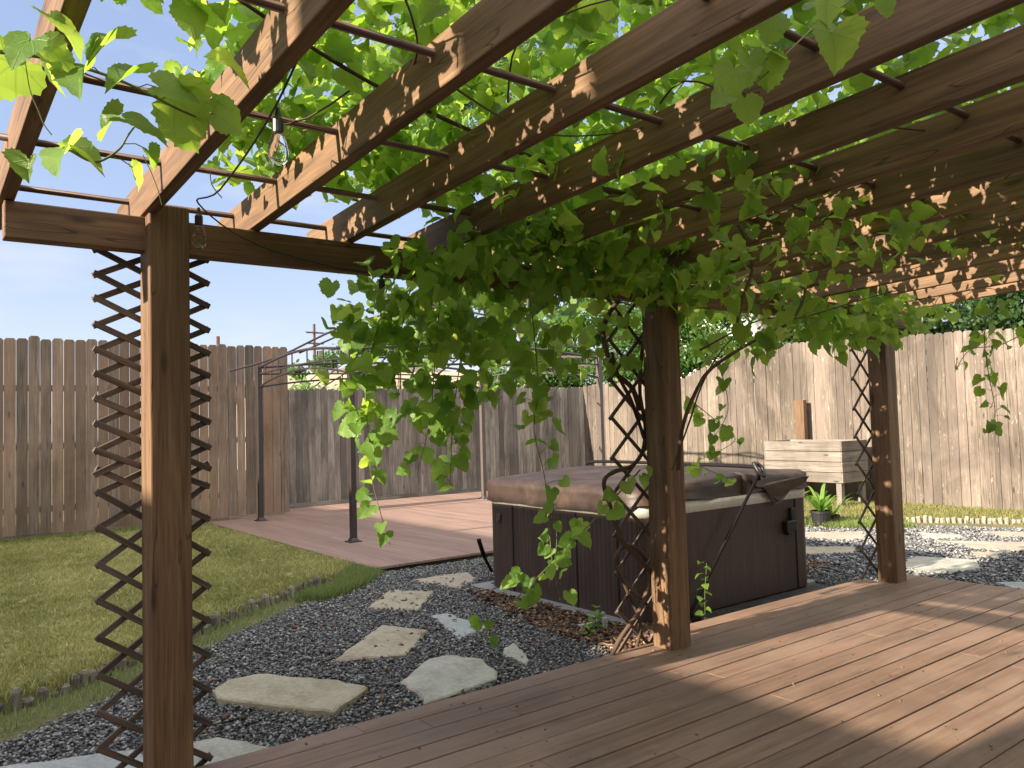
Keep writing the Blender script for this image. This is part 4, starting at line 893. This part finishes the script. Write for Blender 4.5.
scatter((3.242,3.050,2.536), (0.28,0.3,0.14), 40, 0.09, nb=(-.3,-.35,.9), ns=0.5, tb=(-.1,-.3,-.9))
scatter((4.286,3.600,2.156), (0.3,0.3,0.16), 30, 0.1, nb=(-.3,-.35,.9), ns=0.5, tb=(-.1,-.3,-.9))
scatter((4.605,3.600,2.107), (0.3,0.3,0.16), 26, 0.1, nb=(-.3,-.35,.9), ns=0.5, tb=(-.1,-.3,-.9))
scatter((4.373,3.600,1.849), (0.3,0.3,0.16), 16, 0.1, nb=(-.3,-.35,.9), ns=0.5, tb=(-.1,-.3,-.9))
scatter((4.756,3.600,1.827), (0.3,0.3,0.16), 10, 0.1, nb=(-.3,-.35,.9), ns=0.5, tb=(-.1,-.3,-.9))
scatter((4.738,3.200,2.132), (0.34,0.3,0.14), 36, 0.1, nb=(-.3,-.35,.9), ns=0.5, tb=(-.1,-.3,-.9))
scatter((5.211,3.200,2.022), (0.34,0.3,0.14), 48, 0.1, nb=(-.3,-.35,.9), ns=0.5, tb=(-.1,-.3,-.9))
scatter((5.603,3.200,1.968), (0.34,0.3,0.14), 55, 0.1, nb=(-.3,-.35,.9), ns=0.5, tb=(-.1,-.3,-.9))
scatter((6.050,3.200,2.146), (0.34,0.3,0.14), 48, 0.1, nb=(-.3,-.35,.9), ns=0.5, tb=(-.1,-.3,-.9))
scatter((6.518,3.200,2.110), (0.34,0.3,0.14), 31, 0.1, nb=(-.3,-.35,.9), ns=0.5, tb=(-.1,-.3,-.9))
scatter((5.630,3.200,2.271), (0.34,0.3,0.14), 43, 0.1, nb=(-.3,-.35,.9), ns=0.5, tb=(-.1,-.3,-.9))
scatter((4.991,3.200,2.362), (0.34,0.3,0.14), 31, 0.1, nb=(-.3,-.35,.9), ns=0.5, tb=(-.1,-.3,-.9))
scatter((6.875,3.200,2.283), (0.34,0.3,0.14), 12, 0.1, nb=(-.3,-.35,.9), ns=0.5, tb=(-.1,-.3,-.9))
scatter((5.876,3.200,1.866), (0.34,0.3,0.14), 16, 0.1, nb=(-.3,-.35,.9), ns=0.5, tb=(-.1,-.3,-.9))
scatter((4.839,3.200,1.932), (0.34,0.3,0.14), 16, 0.1, nb=(-.3,-.35,.9), ns=0.5, tb=(-.1,-.3,-.9))
scatter((3.149,2.350,1.758), (0.16,0.16,0.08), 6, 0.1, nb=(-.3,-.35,.9), ns=0.5, tb=(-.1,-.3,-.9))
scatter((3.299,2.350,1.692), (0.16,0.16,0.08), 4, 0.1, nb=(-.3,-.35,.9), ns=0.5, tb=(-.1,-.3,-.9))
scatter((3.555,2.350,1.803), (0.16,0.16,0.08), 5, 0.1, nb=(-.3,-.35,.9), ns=0.5, tb=(-.1,-.3,-.9))
scatter((3.045,2.350,1.894), (0.16,0.16,0.08), 5, 0.1, nb=(-.3,-.35,.9), ns=0.5, tb=(-.1,-.3,-.9))
scatter((3.942,2.350,2.092), (0.16,0.16,0.08), 5, 0.1, nb=(-.3,-.35,.9), ns=0.5, tb=(-.1,-.3,-.9))
scatter((3.473,2.350,2.404), (0.16,0.16,0.08), 5, 0.1, nb=(-.3,-.35,.9), ns=0.5, tb=(-.1,-.3,-.9))
scatter((4.190,2.350,2.648), (0.16,0.16,0.08), 6, 0.1, nb=(-.3,-.35,.9), ns=0.5, tb=(-.1,-.3,-.9))
scatter((3.975,2.350,2.476), (0.16,0.16,0.08), 4, 0.1, nb=(-.3,-.35,.9), ns=0.5, tb=(-.1,-.3,-.9))
scatter((4.746,2.350,2.678), (0.16,0.16,0.08), 6, 0.1, nb=(-.3,-.35,.9), ns=0.5, tb=(-.1,-.3,-.9))
scatter((5.393,2.350,2.713), (0.16,0.16,0.08), 8, 0.1, nb=(-.3,-.35,.9), ns=0.5, tb=(-.1,-.3,-.9))
scatter((5.885,2.350,3.134), (0.16,0.16,0.08), 10, 0.1, nb=(-.3,-.35,.9), ns=0.5, tb=(-.1,-.3,-.9))
scatter((6.136,2.350,2.609), (0.16,0.16,0.08), 9, 0.1, nb=(-.3,-.35,.9), ns=0.5, tb=(-.1,-.3,-.9))
scatter((5.935,2.350,2.306), (0.16,0.16,0.08), 6, 0.1, nb=(-.3,-.35,.9), ns=0.5, tb=(-.1,-.3,-.9))
scatter((5.023,2.350,2.974), (0.16,0.16,0.08), 8, 0.1, nb=(-.3,-.35,.9), ns=0.5, tb=(-.1,-.3,-.9))
scatter((4.427,2.350,2.921), (0.16,0.16,0.08), 6, 0.1, nb=(-.3,-.35,.9), ns=0.5, tb=(-.1,-.3,-.9))
scatter((3.098,2.350,2.135), (0.16,0.16,0.08), 6, 0.1, nb=(-.3,-.35,.9), ns=0.5, tb=(-.1,-.3,-.9))
scatter((2.878,2.350,2.065), (0.16,0.16,0.08), 6, 0.1, nb=(-.3,-.35,.9), ns=0.5, tb=(-.1,-.3,-.9))
scatter((3.874,2.000,2.810), (0.2,0.3,0.07), 9, 0.09, nb=(-.3,-.35,.9), ns=0.5, tb=(-.1,-.3,-.9))
scatter((4.412,2.000,2.978), (0.2,0.3,0.07), 10, 0.09, nb=(-.3,-.35,.9), ns=0.5, tb=(-.1,-.3,-.9))
scatter((5.055,2.000,3.238), (0.2,0.3,0.07), 12, 0.09, nb=(-.3,-.35,.9), ns=0.5, tb=(-.1,-.3,-.9))
scatter((5.306,2.000,3.048), (0.2,0.3,0.07), 14, 0.09, nb=(-.3,-.35,.9), ns=0.5, tb=(-.1,-.3,-.9))
scatter((4.603,2.000,2.624), (0.2,0.3,0.07), 14, 0.09, nb=(-.3,-.35,.9), ns=0.5, tb=(-.1,-.3,-.9))
scatter((4.018,2.000,2.271), (0.2,0.3,0.07), 12, 0.09, nb=(-.3,-.35,.9), ns=0.5, tb=(-.1,-.3,-.9))
scatter((3.629,2.000,2.175), (0.2,0.3,0.07), 12, 0.09, nb=(-.3,-.35,.9), ns=0.5, tb=(-.1,-.3,-.9))
scatter((5.255,2.000,2.669), (0.2,0.3,0.07), 14, 0.09, nb=(-.3,-.35,.9), ns=0.5, tb=(-.1,-.3,-.9))
scatter((4.685,2.000,2.298), (0.2,0.3,0.07), 10, 0.09, nb=(-.3,-.35,.9), ns=0.5, tb=(-.1,-.3,-.9))
scatter((3.325,2.000,2.601), (0.2,0.3,0.07), 7, 0.09, nb=(-.3,-.35,.9), ns=0.5, tb=(-.1,-.3,-.9))
scatter((2.861,2.000,2.404), (0.2,0.3,0.07), 8, 0.09, nb=(-.3,-.35,.9), ns=0.5, tb=(-.1,-.3,-.9))
scatter((2.586,2.000,2.214), (0.2,0.3,0.07), 12, 0.09, nb=(-.3,-.35,.9), ns=0.5, tb=(-.1,-.3,-.9))
scatter((3.130,2.000,2.116), (0.2,0.3,0.07), 12, 0.09, nb=(-.3,-.35,.9), ns=0.5, tb=(-.1,-.3,-.9))
scatter((5.359,2.000,2.377), (0.2,0.3,0.07), 8, 0.09, nb=(-.3,-.35,.9), ns=0.5, tb=(-.1,-.3,-.9))
for p_, t_, s_ in (((1.616,1.150,2.221), (.1,0,-1), .085), ((1.563,1.150,2.171), (-.3,0,-1), .10), ((1.597,1.150,2.106), (.2,0,-.8), .08), ((1.685,1.150,2.226),(.3,.1,-1),.10), ((1.521,1.150,2.101), (-.5,0,-.4), .07), ((1.823,1.050,2.299), (.2,0,-1), .12), ((1.801,1.050,2.364), (0,0,-1), .08), ((1.993,1.000,2.405), (.2,0,-1), .06), ((1.919,1.150,2.435), (.4,0,-.6), .09), ((1.714,1.150,2.348), (-.2,0,-1), .09), ((0.963,1.500,2.304), (-.3,.3,-.2), .08)):
    CP.append(np.array([p_])); CT.append(np.array([t_], float)); CN.append(rnorm(1, (-.5, -.8, .2), .2)); CS.append(np.array([s_]))
for p_, t_, s_ in (((0.404,2.000,2.086), (.5,-.2,-.1), .12), ((0.551,2.000,2.200), (.8,-.2,-.1), .115), ((0.437,2.000,2.197), (-.6,-.3,-.1), .11), ((0.319,2.200,2.053), (.6,-.2,-.1), .11), ((0.245,2.300,2.048), (-.2,.1,-1), .07), ((0.374,1.900,2.224), (-.7,-.2,-.2), .11), ((0.202,1.900,2.177), (-.3,-.2,-.5), .11), ((0.239,1.900,2.241), (.5,-.2,-.3), .11), ((0.612,2.000,2.278), (.7,-.2,0), .11), ((0.554,2.100,2.158), (.3,-.1,-.9), .11)):
    CP.append(np.array([p_])); CT.append(np.array([t_], float)); CN.append(rnorm(1, (-.2, -.35, .9), .12)); CS.append(np.array([s_]))
# keep leaves from piercing timber is not needed: leaves are thin
n_all = sum(len(p) for p in CP)
link_leaves('foliage', np.concatenate(CP), np.concatenate(CT), np.concatenate(CN), np.concatenate(CS), M['vine_leaf'], root)
def shoot(pts, n, size, r=.0035, jitter=.05, start=0., label=None):
    P_ = smooth_path(pts, 6); g = G(); m_ = len(P_); g.tube(P_, [r*(1-.5*i/(m_-1)) for i in range(m_)], 5)
    LP, LT_, LN, LS = [], [], [], []
    for k in range(n):
        t = start+(1-start)*(k+random.random()*.6)/n; f = t*(m_-1); i = min(m_-2, int(f)); p = P_[i].lerp(P_[i+1], f-i)
        a = random.uniform(0, 6.28); ln = random.uniform(.4, 1)*jitter+.02
        q = p+Vector((math.cos(a)*ln, math.sin(a)*ln*.7, random.uniform(-.3, .6)*ln))
        g.tube([p, (p+q)/2+Vector((0, 0, .008)), q], .0014, 4)
        T_ = Vector((math.cos(a), math.sin(a)*.7, random.uniform(-1.4, -.1))).normalized(); N_ = Vector((random.gauss(-.4, .45), random.gauss(-.8, .35), random.gauss(.5, .35)))
        LP.append(q); LT_.append(T_); LN.append(N_); LS.append(size*random.uniform(.6, 1.2)*(1-.25*t))
    s_ = g.obj('shoot', M['green_stem'], root, smooth=True)
    lv = link_leaves('shoot_leaves', LP, LT_, LN, LS, M['vine_leaf'], s_); return s_
M['green_stem'] = plain('green_stem', (.13, .15, .05), .6)
shoot([(1.902,3.500,2.048),(1.843,3.500,1.846),(1.772,3.500,1.575),(1.778,3.500,1.334),(1.794,3.500,1.093),(1.884,3.500,0.772)], 24, .135)
shoot([(2.027,3.500,2.033),(1.963,3.500,1.777),(1.945,3.500,1.478)], 13, .13)
shoot([(2.357,3.450,1.999),(2.299,3.450,1.733),(2.248,3.450,1.474),(2.224,3.450,1.270),(2.205,3.450,1.017)], 29, .135)
shoot([(2.172,3.450,1.986),(2.141,3.450,1.728),(2.096,3.450,1.374),(2.021,3.450,1.129)], 17, .13)
shoot([(2.709,3.400,2.072),(2.742,3.400,1.853),(2.758,3.400,1.524),(2.722,3.400,1.306),(2.789,3.400,1.032),(2.821,3.400,0.594),(2.870,3.400,0.370)], 18, .13, jitter=.10)
shoot([(3.479,3.350,1.048),(3.184,3.350,0.849),(2.911,3.350,0.670),(2.694,3.350,0.537),(2.523,3.350,0.432),(2.297,3.350,0.269)], 23, .11, r=.005, jitter=.07)
shoot([(2.822,3.400,0.975),(2.861,3.400,0.698),(2.787,3.400,0.437)], 7, .10, jitter=.08)
shoot([(4.128,3.500,1.466),(4.376,3.500,1.329),(4.582,3.500,1.186),(4.205,3.500,1.067)], 13, .10)
shoot([(3.703,3.400,0.972),(3.986,3.400,1.048),(4.280,3.400,0.967),(4.434,3.400,0.924)], 11, .10)
shoot([(5.553,2.150,2.043),(5.309,2.150,1.839),(5.320,2.150,1.592),(5.387,2.150,1.344),(5.299,2.150,1.211)], 29, .085, jitter=.07)
shoot([(5.999,2.150,1.872),(5.514,2.150,1.754),(5.088,2.150,1.708),(4.877,2.150,1.573)], 11, .085, jitter=.05)
shoot([(0.319,2.200,2.053),(0.375,2.200,2.033),(0.428,2.200,2.073),(0.452,2.200,2.117),(0.480,2.200,2.162)], 4, .12, r=.004)
shoot([(0.157,2.000,2.179),(0.241,2.000,2.188),(0.331,2.000,2.183),(0.415,2.000,2.168),(0.527,2.000,2.132),(0.586,2.000,2.120)], 7, .15, r=.005)
shoot([(4.014,3.300,1.903),(4.196,3.300,1.652),(4.261,3.300,1.393),(4.089,3.300,1.204)], 10, .11)
shoot([(2.272,1.150,2.647),(2.096,1.150,2.503),(1.939,1.150,2.395),(1.794,1.150,2.280),(1.682,1.150,2.188),(1.610,1.150,2.133)], 5, .09, r=.003)
# tendrils
g = G()
for P_ in ([(0.193,1.900,2.132),(0.202,1.900,2.071),(0.217,1.900,2.031),(0.228,1.900,2.002),(0.242,1.900,1.983)], [(0.509,2.300,2.104),(0.527,2.300,2.066),(0.547,2.300,2.013),(0.557,2.300,1.973)], [(0.597,2.000,1.996),(0.602,2.000,1.959),(0.626,2.000,1.930)], [(1.328,2.000,2.276),(1.382,2.000,2.240),(1.440,2.000,2.267)], [(3.594,1.600,2.823),(3.832,1.600,2.811),(4.093,1.600,2.823),(4.271,1.600,2.903)], [(2.794,1.500,2.759),(2.937,1.500,2.768),(3.078,1.500,2.827),(3.044,1.500,2.869)], [(3.630,1.600,2.899),(3.582,1.600,2.797),(3.591,1.600,2.710)]):
    g.tube(smooth_path(P_, 5), .0014, 4)
g.obj('tendrils', M['green_stem'], root)

# ------------------------------------------------------------------ seedlings by the tub
def weed(x, y, h, n, size, label, z0=ZG):
    rt_ = thing('seedling', (x, y, z0), label, 'seedling'); g = G(); tip = (x+.04*h, y-.05*h, z0+h); g.tube([(x, y, z0), (x+.01, y, z0+h*.5), tip], .0022, 5); g.obj('stem', M['green_stem'], rt_)
    LP, LT_, LN, LS = [], [], [], []
    for k in range(n):
        t = (k+1)/n; a = k*2.4; LP.append((x+.02*math.cos(a), y+.02*math.sin(a), z0+h*t)); LT_.append((math.cos(a), math.sin(a), -.1)); LN.append((random.gauss(0, .2), random.gauss(0, .2), 1)); LS.append(size*random.uniform(.7, 1.2))
    link_leaves('leaves', LP, LT_, LN, LS, M['lily'], rt_, teeth=False)
weed(3.78, 4.12, .16, 9, .055, 'small leafy seedling beside the white pipe stub')
q = (4.491,3.750,0.274); weed(q[0], 3.75, .42, 12, .06, 'slender pale seedling in front of the shaded tub side')
q = (6.618,6.701,-0.100); weed(3.62, 4.0, .10, 5, .05, 'tiny seedling in the mulch')

# ------------------------------------------------------------------ trees
def tree(name, base, h, label, cat, clumps, nleaf, lsize, mat, tr=.12, group=None, tz=None, trunkmat=None, wisp=0.):
    rt_ = thing(name, base, label, cat, group); b = Vector(base); g = G()
    top = b+Vector((random.gauss(0, .1), random.gauss(0, .1), h*.55 if tz is None else tz))
    g.tube(smooth_path([b, b.lerp(top, .5)+Vector((random.gauss(0, .08), random.gauss(0, .08), 0)), top], 5), [tr*(1-.5*i/10) for i in range(11)], 9)
    Ps = []; per = sum(r*r for _, r in clumps)
    for c, r in clumps:
        c = Vector(c); s0 = b.lerp(top, random.uniform(.55, 1)); mid = (s0+c)/2+Vector((0, 0, .15*r))
        g.tube(smooth_path([s0, mid, c], 4), [tr*.4*(1-.8*i/8) for i in range(9)], 6)
        n = max(20, int(nleaf*r*r/per)); ns = max(6, int(n/60))
        for s in range(ns):
            d_ = rng.normal(0, 1, 3); d_ /= np.linalg.norm(d_); d_[2] = abs(d_[2])*.9-.25*rng.random()
            tip_ = np.array(c)+d_*r*rng.uniform(.45, 1.08); o_ = np.array(c)+d_*r*.15
            g.tube([tuple(np.array(c)), tuple(o_+(tip_-o_)*.5), tuple(tip_)], [tr*.09+.004, tr*.05+.003, .002], 4, cap=False)
            t = rng.random((n//ns, 1))**.6; spread = r*(.10+.16*rng.random())
            Ps.append(o_+(tip_-o_)*t+rng.normal(0, spread, (n//ns, 3))*np.array([1, 1, .7]))
    g.obj('trunk', trunkmat or M['bark_tree'], rt_, smooth=True)
    P_ = np.concatenate(Ps); n = len(P_); A = rnorm(n, (0, 0, .5), .8); B_ = rng.normal(0, 1, (n, 3)); B_ -= A*(A*B_).sum(1, keepdims=True); B_ /= np.linalg.norm(B_, axis=1, keepdims=True); C_ = np.cross(A, B_)
    s = lsize*rng.uniform(.5, 1.2, n)[:, None]
    Q = np.stack([P_-B_*s*.5, P_+C_*s*.28, P_+B_*s*.6, P_-C_*s*.28], 1).reshape(-1, 3)
    F_ = np.arange(4*n).reshape(n, 4)
    link_mesh('crown', Q, F_, mat, rt_, gc=Q, rnd=np.repeat(rng.random(n), 4)); return rt_
b_ = (21.800,28.277,-0.100); tree('broadleaf_tree', (13.6, 17.0, ZG), 9, 'tall feathery tree rising above the pergola roof', 'tree', [((9.697,17.000,10.142), 1.3), ((10.595,17.000,11.408), 1.1), ((9.119,17.000,9.008), 1.0), ((13.496,17.000,11.371), 1.3), ((14.926,17.000,10.711), 1.4), ((16.565,17.000,12.159), 1.2), ((18.255,17.000,11.634), 1.2), ((12.093,17.000,9.655), 1.2), ((17.052,17.000,13.687), 0.9), ((21.225,17.000,13.356), 1.3), ((22.408,17.000,15.431), 1.0), ((10.810,17.000,8.338), 1.4), ((14.837,17.000,8.509), 1.6), ((19.075,17.000,9.878), 1.5)], 15000, .17, M['tree_leaf'], .2, tz=5)
tree('broadleaf_tree', (11.5, 20.5, ZG), 4, 'light green feathery tree behind the grey fence under the beam', 'tree', [((11.495,20.500,3.704), 0.8), ((12.536,20.500,4.495), 1.1), ((14.008,20.500,5.204), 1.2), ((15.574,20.500,5.315), 1.2), ((12.865,20.500,3.602), 0.8), ((14.344,20.500,3.807), 0.9)], 12000, .17, M['pale_leaf'], .12, tz=2.4)
tree('broadleaf_tree', (12.6, 15.6, ZG), 4.2, 'dense dark green tree behind the grey fence beside the middle post', 'tree', [((12.903,15.800,2.671), 0.5), ((14.279,15.800,2.828), 0.6), ((15.415,15.800,3.541), 0.8), ((13.964,15.800,3.748), 0.8), ((16.609,15.800,3.874), 0.9), ((15.088,15.800,4.624), 0.9), ((16.960,15.800,2.741), 0.6)], 16000, .13, M['tree_leaf'], .12, tz=2.3)
tree('broadleaf_tree', (7.7, 21, ZG), 3.4, 'small thin tree beyond the grey fence near the utility pole', 'tree', [((9.371,21.000,3.025), 0.6), ((10.298,21.000,3.418), 0.6), ((11.269,21.000,3.594), 0.7), ((8.633,21.000,2.736), 0.4)], 3200, .13, M['tree_leaf'], .09, tz=1.8)
tree('broadleaf_tree', (15.2, 13.5, ZG), 5, 'leafy tree behind the step in the tan fence', 'tree', [((15.200,12.815,3.235), .8), ((15.200,11.895,3.615), .9), ((15.200,13.592,3.818), .9), ((15.200,12.449,4.406), 1.0), ((15.200,14.148,2.853), .6), ((15.200,11.299,4.234), .9), ((15.200,10.244,4.296), .9), ((15.200,15.187,3.740), .8)], 14000, .14, M['tree_leaf'], .13, tz=2.4)
tree('broadleaf_tree', (17., 7.4, ZG), 6, 'dark spreading tree behind the tan fence right of the far post', 'tree', [((17.000,8.227,3.595), .9), ((17.000,7.514,3.602), 1.1), ((17.000,6.752,3.694), 1.2), ((17.000,6.053,3.589), 1.3), ((17.000,8.969,4.026), 1.1), ((17.000,7.279,4.385), 1.3), ((17.000,6.345,4.607), 1.3), ((17.000,5.531,4.070), 1.4)], 15000, .15, M['dark_leaf'], .16, tz=3)
tree('broadleaf_tree', (14.3, 7.2, ZG), 3.4, 'yellow-green bush peeping over the tan fence by the far post', 'tree', [((14.300,6.733,3.479), .30), ((14.300,6.580,3.105), .28), ((14.300,6.921,3.239), .25)], 700, .10, M['pale_leaf'], .05, tz=2.4)
tree('broadleaf_tree', (19., 12, ZG), 6, 'broad tree far behind the right part of the pergola', 'tree', [((19.000,12.209,4.668), 1.3), ((19.000,11.044,5.008), 1.4), ((19.000,13.078,5.911), 1.3), ((19.000,14.737,6.819), 1.4), ((19.000,10.459,5.918), 1.4), ((19.000,16.229,7.445), 1.3), ((19.000,9.433,6.187), 1.5), ((19.000,8.267,6.381), 1.5), ((19.000,7.219,6.338), 1.6), ((19.000,6.241,6.717), 1.6), ((19.000,11.481,7.454), 1.5), ((19.000,13.630,8.016), 1.4)], 18000, .19, M['tree_leaf'], .18, tz=3.2)
tree('broadleaf_tree', (21., 3, ZG), 7, 'large tree beyond the right edge of the tan fence', 'tree', [(20, 3, 5.5), (21, 5, 6.4), (22, 1.5, 6.2), (21, 3.2, 7.4)] and [((20, 3, 5.5), 1.8), ((21, 5, 6.2), 1.7), ((22, 1.5, 6.2), 1.8), ((21, 3.2, 7.4), 1.7)], 7000, .2, M['tree_leaf'], .2, tz=3.5)
for k_, (x_, y_, r_) in enumerate([(6.2, 14.6, .5), (7.4, 14.8, .6), (8.8, 14.7, .55), (10.2, 14.9, .6)]):
    tree('shrub', (x_, y_, ZG), 2, ['yellow-green shrub top showing over the grey fence, leftmost of four', 'bright shrub top over the grey fence, second from the left fence', 'bright shrub top over the grey fence behind the far gazebo post', 'shrub top over the grey fence farthest from the left fence'][k_], 'shrub', [((x_, y_, 1.9), r_), ((x_+.5, y_+.1, 1.85), r_*.8), ((x_-.45, y_, 1.82), r_*.8)], 2200, .09, M['pale_leaf'], .04, group='shrubs behind the grey fence', tz=1.3)
tree('broadleaf_tree', (-9.5, 2.9, ZG), 5, 'unseen tree added left of the view to roughen the shade edge on the deck', 'tree', [((-9.4, 2.5, 4.75), .35), ((-9.6, 3.2, 5.1), .4), ((-9.5, 2.1, 5.3), .4)], 900, .12, M['tree_leaf'], .1, tz=4.2)  # crown added above the wing roof so its shadow edge falls uneven
tree('broadleaf_tree', (14.2, 14.8, ZG), 3, 'dense hedge-like tree behind the corner where both fences meet', 'tree', [((13.6, 15.4, 2.2), .8), ((14.1, 14.3, 2.5), .9), ((14.0, 13.1, 2.4), .8), ((13.9, 11.9, 2.5), .8), ((13.9, 10.8, 2.7), .8), ((12.6, 15.6, 2.3), .8), ((11.5, 15.6, 2.2), .7), ((14.3, 13.6, 3.2), .9), ((13.4, 15.8, 3.0), .9)], 22000, .11, M['tree_leaf'], .12, tz=1.6)
tree('broadleaf_tree', (15.2, 6.0, ZG), 3, 'low dark tree massed just behind the tan fence right of the far post', 'tree', [((14.8, 8.4, 2.8), .8), ((14.9, 7.2, 2.9), .9), ((15.0, 6.0, 2.8), .9), ((15.0, 4.8, 2.8), .9), ((15.1, 3.6, 2.8), .9), ((15.1, 2.4, 2.9), .9), ((15.3, 5.4, 3.6), .9), ((15.3, 3.0, 3.7), 1.0), ((14.9, 9.4, 2.9), .8)], 20000, .12, M['dark_leaf'], .12, tz=1.8)

# ------------------------------------------------------------------ beyond the fence: roofs, pole, wires
root = thing('shed', (14.5, 26, ZG), 'low tan roofed building just beyond the grey fence', 'building')
g = G(); g.box((9.8, 24.3, ZG), (19.5, 30, 2.55)); g.obj('wall', M['siding'], root)
g = G(); V = [(9.4, 24, 2.5), (19.9, 24, 2.5), (19.9, 27.1, 3.55), (9.4, 27.1, 3.2), (9.4, 30.3, 2.5), (19.9, 30.3, 2.5)]
V += [(x, y, z-.12) for x, y, z in V]
g.raw(V, [(0, 1, 2, 3), (3, 2, 5, 4), (6, 9, 8, 7), (9, 10, 11, 8), (0, 6, 7, 1), (4, 5, 11, 10), (0, 3, 9, 6), (3, 4, 10, 9), (1, 7, 8, 2), (2, 8, 11, 5)], V); g.obj('roof', M['tanroof'], root)
hx, hy, hz = (22.712,40.000,4.233)
root = thing('house', (hx, 42, ZG), 'distant white house with a dark roof seen through the vine', 'house')
g = G(); g.box((hx-2.6, 40, ZG), (hx+3.4, 47, hz-.1)); g.obj('wall', M['white'], root)
g = G(); 
for i in range(3): g = G(); g.box((hx-1.7+i*1.8, 39.96, hz-1.0), (hx-.7+i*1.8, 39.99, hz-.45)); g.obj('window', M['darkglass'], root)
g = G(); g.box((hx-3.0, 39.6, hz-.1), (hx+3.8, 47.4, hz+.12)); V = [(hx-3, 39.6, hz+.12), (hx+3.8, 39.6, hz+.12), (hx+3.8, 47.4, hz+.12), (hx-3, 47.4, hz+.12), (hx-1, 43.5, hz+1.0), (hx+1.8, 43.5, hz+1.0)]
g.raw(V, [(0, 1, 5, 4), (1, 2, 5), (2, 3, 4, 5), (3, 0, 4)], V); g.obj('roof', M['shingle'], root)
hx, hy, hz = (24.000,18.095,6.970)
root = thing('house', (26, hy, ZG), 'white gabled house peeking over the tan fence through the vine', 'house')
g = G(); g.box((24, hy-4, ZG), (30, hy+3, hz-.4)); g.obj('wall', M['white'], root)
g = G(); V = [(23.6, hy-4.4, hz-.45), (30.4, hy-4.4, hz-.45), (30.4, hy+3.4, hz-.45), (23.6, hy+3.4, hz-.45), (27, hy-4.4, hz+1.4), (27, hy+3.4, hz+1.4)]
g.raw(V, [(0, 4, 5, 3), (1, 2, 5, 4), (0, 1, 4), (2, 3, 5), (3, 2, 1, 0)], V); g.obj('roof', M['shingle'], root)
px_, py_, pz_ = (18.131,42.000,7.151)
root = thing('utility_pole', (px_, 42, ZG), 'thin wooden utility pole with crossarms beyond the grey fence', 'utility pole')
g = G(); g.tube([(px_, 42, ZG), (px_, 42, pz_)], [.11, .08], 8); g.obj('pole', M['rod'], root)
for dz in (.5, 1.1):
    g = G(); g.box((px_-.5, 41.86, pz_-dz-.04), (px_+.5, 41.95, pz_-dz+.04)); g.obj('crossarm', M['rod'], root)
g = G(); g.tube([(px_+.35, 42, pz_-2.2), (px_+.35, 42, pz_-1.5)], .2, 10); g.obj('transformer', M['grey_metal'], root)
for s_, dx in ((-1, -.6), (1, .6), (0, 0)):
    g = G(); a = Vector((px_+dx, 41.9, pz_-.45)); b = Vector((px_+26, 44+dx, pz_+.5)); g.tube([a.lerp(b, t/10)-Vector((0, 0, .6*math.sin(math.pi*t/10))) for t in range(11)], .007, 4); g.obj('wire', M['black'], root)
q = (13.474,44.000,6.266)
root = thing('utility_pole', (q[0], 44, ZG), 'tip of a far pole just above the left fence', 'utility pole')
g = G(); g.tube([(q[0], 44, ZG), (q[0], 44, q[2]+.2)], .1, 8); g.obj('pole', M['rod'], root)

# ------------------------------------------------------------------ the home itself, outside the view (shades deck and lawn)
root = thing('house', (-9, -2, ZG), 'beige sided home with a raised wing behind and left of the deck', 'house')
g = G(); g.box((-6, -8, ZG), (9, -1.66, 2.9)); g.box((-12, -8, ZG), (-6.01, 2.29, 6.6)); g.box((-12, 2.31, ZG), (-7, 4.78, 4.32)); g.box((-12, 4.79, ZG), (-7, 16, 5.35)); g.obj('wall', M['siding'], root)
g = G(); g.box((-6.2, -8.3, 2.9), (9.3, -1.3, 3.05)); g.box((-12.3, -8.3, 6.6), (-5.8, 2.30, 6.75)); g.box((-12.3, 2.32, 4.32), (-6.9, 4.76, 4.44)); g.box((-12.3, 4.77, 5.35), (-6.9, 16.3, 5.47)); g.obj('roof', M['shingle'], root)
g = G()
for x in (-3, 2, 5.5):
    g = G(); g.box((x, -1.655, .9), (x+1.2, -1.645, 2.1)); g.obj('window', M['darkglass'], root)
